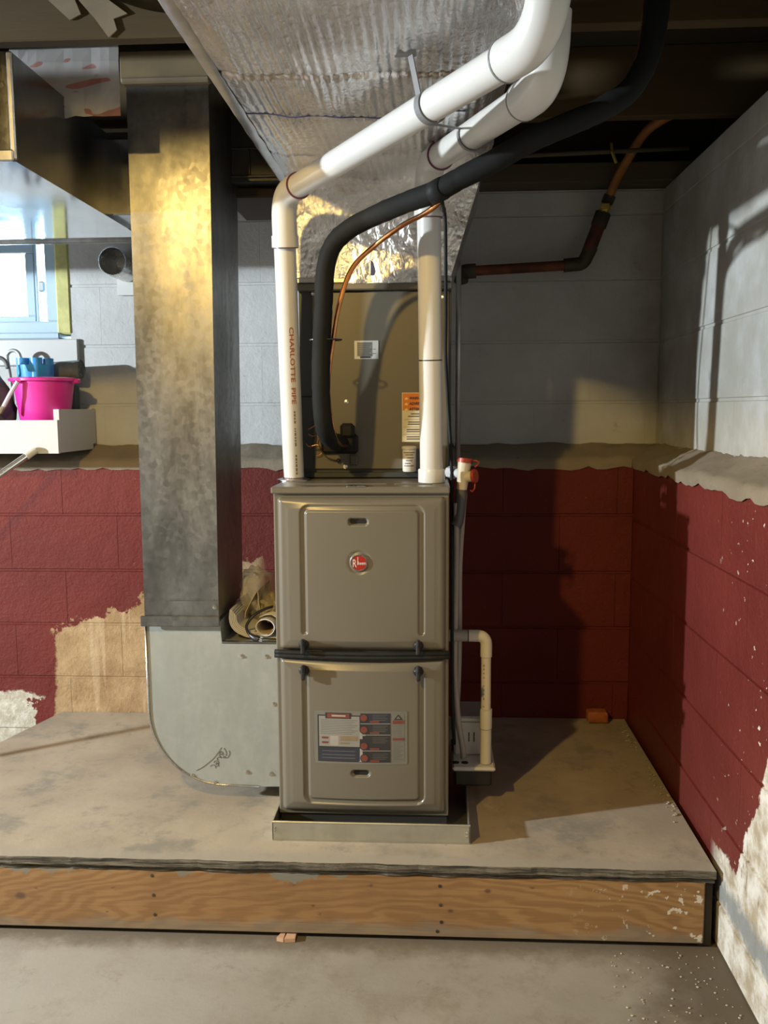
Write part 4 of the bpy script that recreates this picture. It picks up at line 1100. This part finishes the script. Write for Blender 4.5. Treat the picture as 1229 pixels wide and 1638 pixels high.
for x in (.104, .119):
    bm = BM(); box(bm, x, x+.0028, 2.5035, 2.506, .370, .398); obj('vent_slot', bm, 'slot', hs)
for x in (.066, .092):
    bm = BM(); lathe(bm, (x, 2.452, .3278), [(.0105, 0), (.0105, .0008), (0, .0008)], 16); obj('inlet_hole', bm, 'slot', pm)

# ------------------------------------------------------------------ iron gas pipe and orange tube at the back right
ip = empty('iron_pipe', (.35, 3.21, 1.80), 'rusty dark red iron pipe along the white back wall', 'pipe')
obj('elbow', sweep(BM(), fillet([p(.098, 3.19, 1.772), p(.100, 3.20, 1.806), p(.150, 3.20, 1.809)], .022, 8), .0255, 16), 'iron_dark', ip, smooth=True, auto=.7)
obj('wall_stub', tube(p(.098, 3.195, 1.790), p(.098, 3.299, 1.790), .017, 14), 'iron_dark', ip, smooth=True, auto=.7)
obj('horizontal_pipe', tube(p(.14, 3.20, 1.809), p(.462, 3.20, 1.823), .0175, 16), 'iron_rust', ip, smooth=True, auto=.7)
obj('elbow', sweep(BM(), fillet([p(.455, 3.20, 1.823), p(.520, 3.20, 1.828), p(.548, 3.20, 1.885)], .03, 8), .0235, 16), 'iron_dark', ip, smooth=True, auto=.7)
obj('riser', tube(p(.538, 3.20, 1.868), p(.572, 3.20, 1.958), .0235, 16), 'iron_rust', ip, smooth=True, auto=.7)
obj('coupling', tube(p(.570, 3.20, 1.952), p(.586, 3.20, 1.998), .0270, 8), 'iron_dark', ip)
obj('valve', tube(p(.584, 3.195, 1.994), p(.596, 3.19, 2.030), .020, 8), 'brass', ip)
bm = BM(); box(bm, .570, .600, 3.155, 3.178, 2.005, 2.022, .003); obj('valve_handle', bm, 'brass', ip)
obj('nut', tube(p(.595, 3.19, 2.026), p(.604, 3.18, 2.052), .0215, 6), 'iron_dark', ip)
ot = BM(); sweep(ot, smoothpath([p(.602, 3.182, 2.048), p(.620, 3.14, 2.10), p(.642, 3.08, 2.145), (.662, 3.05, 2.182), (.69, 3.0, 2.215), (.745, 2.96, 2.242), (.80, 2.90, 2.255), (.86, 2.88, 2.262), (.93, 2.875, 2.27)], 6), .0150, 12)
tag(obj('flexible_tube', ot, 'orange', smooth=True), 'orange flexible tube curving up from the iron pipe to the joists', 'tube')
hc = empty('ceiling_pipe', (.65, 3.0, 2.14), 'thin dusty pipe running along under the joists at the back right', 'pipe')
obj('pipe_length', tube(p(.08, 3.02, 2.139), p(.815, 3.0, 2.152), .0075, 10), 'sill', hc, smooth=True)
bm = BM(); sweep(bm, [p(.57, 3.0, 2.17), p(.572, 2.99, 2.14), p(.585, 2.99, 2.108)], .005, 8); obj('drop_hook', bm, 'brass', hc)

# ------------------------------------------------------------------ shelf on the left and what is on it
sh = empty('wall_shelf', (-1.6, 3.05, 1.187), 'white board shelf with an upright side board on the left wall', 'shelf')
bm = BM(); box(bm, -2.3, -1.262, 2.95, 2.966, 1.188, 1.301, .001); obj('front_board', bm, 'white_board', sh)
bm = BM(); box(bm, -1.282, -1.262, 2.967, 3.262, 1.190, 1.337, .001); obj('side_board', bm, 'white_board', sh)
bm = BM(); box(bm, -2.3, -1.283, 2.967, 3.295, 1.192, 1.206, .001); obj('bottom_board', bm, 'white_board', sh)
bm = BM(); box(bm, -1.262-.02, -1.263, 3.262, 3.2935, 1.21, 1.34, .001); obj('end_block', bm, 'white_board', sh)
bk = empty('beach_bucket', (-1.357, 3.08, 1.206), 'hot pink plastic bucket on the white shelf', 'bucket')
bc = p(-1.362, 3.085, 1.207)
bm = BM(); lathe(bm, bc, [(.0, 0), (.068, 0), (.071, .004), (.102, .225), (.116, .228), (.1165, .236), (.104, .240), (.100, .236), (.070, .010), (.0, .010)], 36); obj('pail', bm, 'pink', bk, smooth=True, auto=.6)
bm = BM(); box(bm, bc.x+.100, bc.x+.128, bc.y-.014, bc.y+.014, bc.z+.220, bc.z+.236, .004); obj('lug', bm, 'pink', bk)
bm = BM(); sweep(bm, [bc+p(-.040, -.112, .224), bc+p(-.068, -.116, .180), bc+p(-.096, -.112, .137)], .0075, 8); obj('handle', bm, 'handle', bk, smooth=True, auto=.6)
bm = BM(); sweep(bm, [bc+p(-.093, -.1125, .142), bc+p(-.108, -.110, .119)], .0080, 8); obj('handle_grip', bm, 'tanpaper', bk, smooth=True, auto=.6)
bm = BM(); lathe(bm, bc+p(-.040, -.100, .228), [(.010, .01), (.010, -.012), (0, -.012)], 12, 'Y'); obj('pivot', bm, 'pink', bk)
cm = BM(); cc = bc+p(-.030, .005, .180)
lathe(cm, cc, [(.0, 0), (.048, 0), (.060, .104), (.050, .104), (.046, .08), (0, .08)], 28)
for k in range(4):
    a_ = k*math.pi/2+.5; lathe(cm, cc+p(.040*math.cos(a_), .040*math.sin(a_), 0), [(.0, 0), (.019, .0), (.022, .128), (.014, .128), (.014, .118), (0, .118)], 14)
tag(obj('sand_mould', cm, 'sky', smooth=True, auto=.6), 'sky blue castle sand mould stuck in the pink bucket', 'sand toy')
rm = empty('rolled_mat', (-1.335, 3.215, 1.42), 'rolled grey foam mat lying behind the pink bucket', 'mat')
bm = BM(); sweep(bm, [p(-1.50, 3.220, 1.468), p(-1.272, 3.205, 1.481)], .0335, 22, caps=False)
sp_ = [p(-1.272, 3.205, 1.481)]
obj('mat_roll', bm, 'matgrey', rm, smooth=True)
bm = BM(); prev = None
for i in range(45):
    a_ = i*.36; r_ = .0335*(1-i/50); y_, z_ = 3.205+r_*math.cos(a_), 1.481+r_*math.sin(a_)
    row = [bm.verts.new((-1.273, y_, z_)), bm.verts.new((-1.285, y_, z_)), ]
    if prev: bm.faces.new((prev[0], row[0], row[1], prev[1]))
    prev = row
sweep(bm, [p(-1.280, 3.205, 1.481), p(-1.279, 3.205, 1.481)], .031, 20)
obj('roll_end', bm, 'matgrey', rm)
bm = BM(); box(bm, -1.50, -1.30, 3.19, 3.255, 1.207, 1.4285, .01); tag(obj('dark_carton', bm, 'charcoal'), 'dark carton behind the bucket carrying the rolled mat', 'carton')
bg = BM(); bmesh.ops.create_icosphere(bg, subdivisions=4, radius=1)
for v in bg.verts:
    n_ = v.co.copy(); v.co = p(-1.572+.116*n_.x*(1.0 if n_.z < 0 else .92), 3.055+.085*n_.y, 1.207+.135+.135*n_.z*(1.05 if n_.z > 0 else 1))+n_*.006*noise.noise(n_*5)
    if v.co.z < 1.2075: v.co.z = 1.2075
tag(obj('fabric_bag', bg, 'charcoal', smooth=True), 'charcoal fabric bag slumped on the shelf left of the bucket', 'bag')
for nm_, mt_, x0, y0, z0, r_, lb in (('coat_hook', 'hook_dark', -1.475, 2.99, 1.483, .030, 'dark curved hook sticking out above the charcoal bag'), ('coat_hook', 'hook_grey', -1.532, 3.225, 1.528, .024, 'pale grey curved hook behind the pink bucket')):
    bm = BM(); pts = [p(x0-r_-.004, y0+.04, z0-.26), p(x0-r_-.004, y0+.03, z0-.10), p(x0-r_, y0, z0-.01)]+[p(x0+r_*math.cos(a_), y0, z0+r_*math.sin(a_)) for a_ in [math.pi*(1-i/10) for i in range(1, 10)]]+[p(x0+r_+.003, y0, z0-.008)]
    sweep(bm, smoothpath(pts, 3), .0068, 10); tag(obj(nm_, bm, mt_, smooth=True), lb, 'hook')
pole = empty('chrome_pole', (-2.6, 1.9, 0), 'shiny metal pole leaning against the front of the white shelf', 'pole')
bm = BM(); sweep(bm, [p(-1.345, 2.936, 1.196), p(-2.72, 1.80, .012)], .011, 14); obj('pole_tube', bm, 'chrome', pole, smooth=True, auto=.6)
bm = BM(); sweep(bm, [p(-1.338, 2.940, 1.202), p(-1.362, 2.921, 1.181)], .0135, 14); obj('pole_end', bm, 'label_white', pole, smooth=True, auto=.6)

# round vent stub through the upper wall
vs_ = empty('wall_vent', (-1.12, 3.25, 1.80), 'round galvanized vent stub sticking out of the white wall', 'vent')
bm = BM()
ctr = p(-1.117, 0, 1.849)
lathe(bm, (ctr.x, 3.13, ctr.z), [(.050, .18), (.050, 0), (.0465, 0), (.0465, .17), (0, .17)], 32, 'Y'); obj('stub_pipe', bm, 'galv', vs_, smooth=True, auto=.6)
bm = BM(); box(bm, ctr.x-.040, ctr.x+.05, 3.285, 3.294, 1.752, 1.812, .001); obj('patch_plate', bm, 'white_board', vs_)

_n0 = set(C.objects)
# ------------------------------------------------------------------ things in the nook on top of the boot
mb = empty('manual_booklet', (-.49, 2.42, .714), 'thick white manual booklet curled against the return duct on the boot', 'booklet')
prof = [(-.553, .800), (-.556, .775), (-.552, .755), (-.540, .738), (-.520, .7265), (-.495, .7195), (-.42, .7185)]
prof = [(v.x, v.z) for v in smoothpath([p(x, 0, z) for x, z in prof], 5)]
bm = BM(); th = .016; A = []; Bv = []
def curl_sheet(bm, prof, y0, y1, th, n=2):
    P_ = [p(x, 0, z) for x, z in prof]; N = []
    for i in range(len(P_)):
        t = (P_[min(i+1, len(P_)-1)]-P_[max(i-1, 0)]).normalized(); N.append(p(-t.z, 0, t.x))
    rows = []
    for i, q in enumerate(P_):
        rows.append([bm.verts.new((q.x, y0, q.z)), bm.verts.new((q.x, y1, q.z)), bm.verts.new((q.x+N[i].x*th, y1, q.z+N[i].z*th)), bm.verts.new((q.x+N[i].x*th, y0, q.z+N[i].z*th))])
    for a, c in zip(rows, rows[1:]):
        for k in range(4): bm.faces.new((a[k], a[(k+1) % 4], c[(k+1) % 4], c[k]))
    bm.faces.new(rows[0]); bm.faces.new(rows[-1][::-1]); bmesh.ops.recalc_face_normals(bm, faces=bm.faces); return bm
obj('cover', curl_sheet(bm, prof, 2.335, 2.56, .003), 'paper', mb, smooth=True, auto=.5)
def inset(prof, d):
    P_ = [p(x, 0, z) for x, z in prof]; o_ = []
    for i in range(len(P_)):
        t = (P_[min(i+1, len(P_)-1)]-P_[max(i-1, 0)]).normalized(); o_.append((P_[i].x-t.z*d, P_[i].z+t.x*d))
    return o_
for k in range(4):
    obj('page', curl_sheet(BM(), inset(prof, .0035+k*.0042)[k:-(k+1)], 2.337+.002*k, 2.555, .0034), 'label_white' if k % 2 else 'paper', mb, smooth=True, auto=.5)
rp = empty('rolled_papers', (-.445, 2.45, .725), 'rolled white papers seen end on beside the furnace', 'paper roll')
bm = BM(); n = 40; prof2 = []
for i in range(n+1):
    a_ = -math.pi*.75+i/n*math.pi*2.35; r_ = .0265-.004*i/n
    prof2.append((-.4520+r_*1.12*math.cos(a_), .7520+r_*math.sin(a_)))
obj('sheet_roll', curl_sheet(bm, prof2, 2.325, 2.53, .0026), 'paper', rp, smooth=True, auto=.8)
bm = BM(); curl_sheet(bm, [(x, z) for x, z in [(-.452+.0215*1.1*math.cos(t), .752+.0215*math.sin(t)) for t in [math.pi*(.9+1.0*i/14) for i in range(15)]]], 2.33, 2.53, .0015); obj('inner_sheet', bm, 'kraft', rp, smooth=True, auto=.8)
bm = BM(); curl_sheet(bm, [(-.470, .7765), (-.452, .7830), (-.436, .7850), (-.420, .7760), (-.4155, .768)], 2.34, 2.53, .002); obj('loose_sheet', bm, 'paper', rp, smooth=True)
def crumple(c, rad, amp, sub=4, seed=0, flat=None):
    bm = BM(); bmesh.ops.create_icosphere(bm, subdivisions=sub, radius=1)
    for v in bm.verts:
        n_ = v.co.copy(); k = 1+amp*noise.noise(n_*2.1+p(seed, 0, 0))+amp*.6*noise.noise(n_*5+p(seed, 3, 0))+amp*.3*abs(noise.noise(n_*9+p(1, seed, 0)))
        v.co = Vector(c)+p(n_.x*rad[0], n_.y*rad[1], n_.z*rad[2])*k
        if flat is not None and v.co.z < flat: v.co.z = flat
        v.co.x = min(max(v.co.x, -.5555), -.4155)
    return bm
tag(obj('plastic_bag', crumple((-.512, 2.52, .80), (.055, .09, .078), .35, 4, 2, .7195), 'bag', smooth=True), 'clear crumpled plastic bag standing between return duct and furnace', 'bag')
tag(obj('plastic_wrap', crumple((-.436, 2.46, .785), (.045, .09, .042), .35, 4, 6, .7195), 'wrap', smooth=True), 'yellowish plastic wrap bunched over the rolled papers', 'wrap')
bm = BM(); bm2 = curl_sheet(BM(), [(-.530, .745), (-.525, .775), (-.512, .80), (-.497, .826), (-.490, .835), (-.488, .80), (-.482, .765), (-.470, .745)], 2.42, 2.60, .002)
tag(obj('paper_sleeve', bm2, 'tan_label', smooth=True, auto=.8), 'tan folded paper sleeve inside the clear bag', 'paper')
pc = empty('power_cord', (-.47, 2.33, .72), 'black power cord with a plug lying on the boot', 'cord')
obj('cord', sweep(BM(), smoothpath([p(-.418, 2.40, .800), p(-.452, 2.36, .799), p(-.484, 2.335, .784), p(-.5035, 2.325, .757), p(-.498, 2.32, .737), p(-.4880, 2.315, .7285)], 6), .0042, 10), 'black', pc, smooth=True)
obj('plug', sweep(BM(), [p(-.492, 2.317, .732), p(-.482, 2.313, .7265), p(-.474, 2.310, .7240), p(-.466, 2.308, .7220)], [.0055, .0085, .0100, .0090], 10), 'black', pc, smooth=True, auto=.7)
for dz in (.0032, -.0032):
    bm = BM(); sweep(bm, [p(-.467, 2.306, .7225+dz), p(-.456, 2.303, .7195+dz)], .0018, 6); obj('prong', bm, 'chrome', pc)
for o in set(C.objects)-_n0:      # the nook lies further back and lower than the front of the furnace
    if o.parent is None: o.location += Vector((-.021, .113, -.031))
tag(obj('red_valve_cap', lathe(BM(), (-.4275, 2.62, 1.152), [(.0, -.012), (.011, -.012), (.012, 0), (.011, .012), (0, .012)], 14), 'red_plastic', smooth=True, auto=.6), 'small red plastic cap behind the foot of the left pipe', 'cap')

# ------------------------------------------------------------------ small debris
bm = BM(); box(bm, .555, .625, 3.105, 3.158, .2125, .252, .005)
for v in bm.verts: v.co += p(noise.noise(v.co*40)*.005, noise.noise(v.co*50)*.004, abs(noise.noise(v.co*60))*.003)
br = obj('brick_piece', bm, 'brick'); tag(br, 'broken orange brick piece in the dark corner of the platform', 'brick')
for lb, pts in (('larger pale wood wedge sticking out from under the front board', [(-.372, 2.082, .001), (-.345, 2.085, .001), (-.346, 2.13, .001), (-.366, 2.13, .001)]),
                ('smaller pale wood sliver left of the larger wedge', [(-.392, 2.088, .001), (-.374, 2.083, .001), (-.372, 2.12, .001), (-.380, 2.12, .001)])):
    bm = BM(); poly_prism(bm, [Vector(q) for q in pts], (0, 0, .010)); tag(obj('wood_wedge', bm, 'shim'), lb, 'wood wedge')
def crumbs(name, n, area, label, size):
    bm = BM(); rr = random.Random(n)
    for i in range(n):
        x = rr.uniform(area[0], area[1]); y = rr.uniform(area[2], area[3]); s = rr.uniform(*size)
        r_ = bmesh.ops.create_icosphere(bm, subdivisions=1, radius=s)
        for v in r_['verts']:
            v.co = p(x, y, area[4]+s*.45)+p(v.co.x*rr.uniform(.7, 1.4), v.co.y, v.co.z*.5)
    o = obj(name, bm, 'rubble'); tag(o, label, 'rubble', kind='stuff'); return o
crumbs('floor_crumbs', 110, (.42, .69, 1.70, 2.09, 0), 'plaster crumbs on the floor in the right front corner', (.0012, .0035))
crumbs('platform_crumbs', 70, (.655, .685, 2.3, 3.1, .2125), 'plaster crumbs along the red right wall on the platform', (.0015, .005))
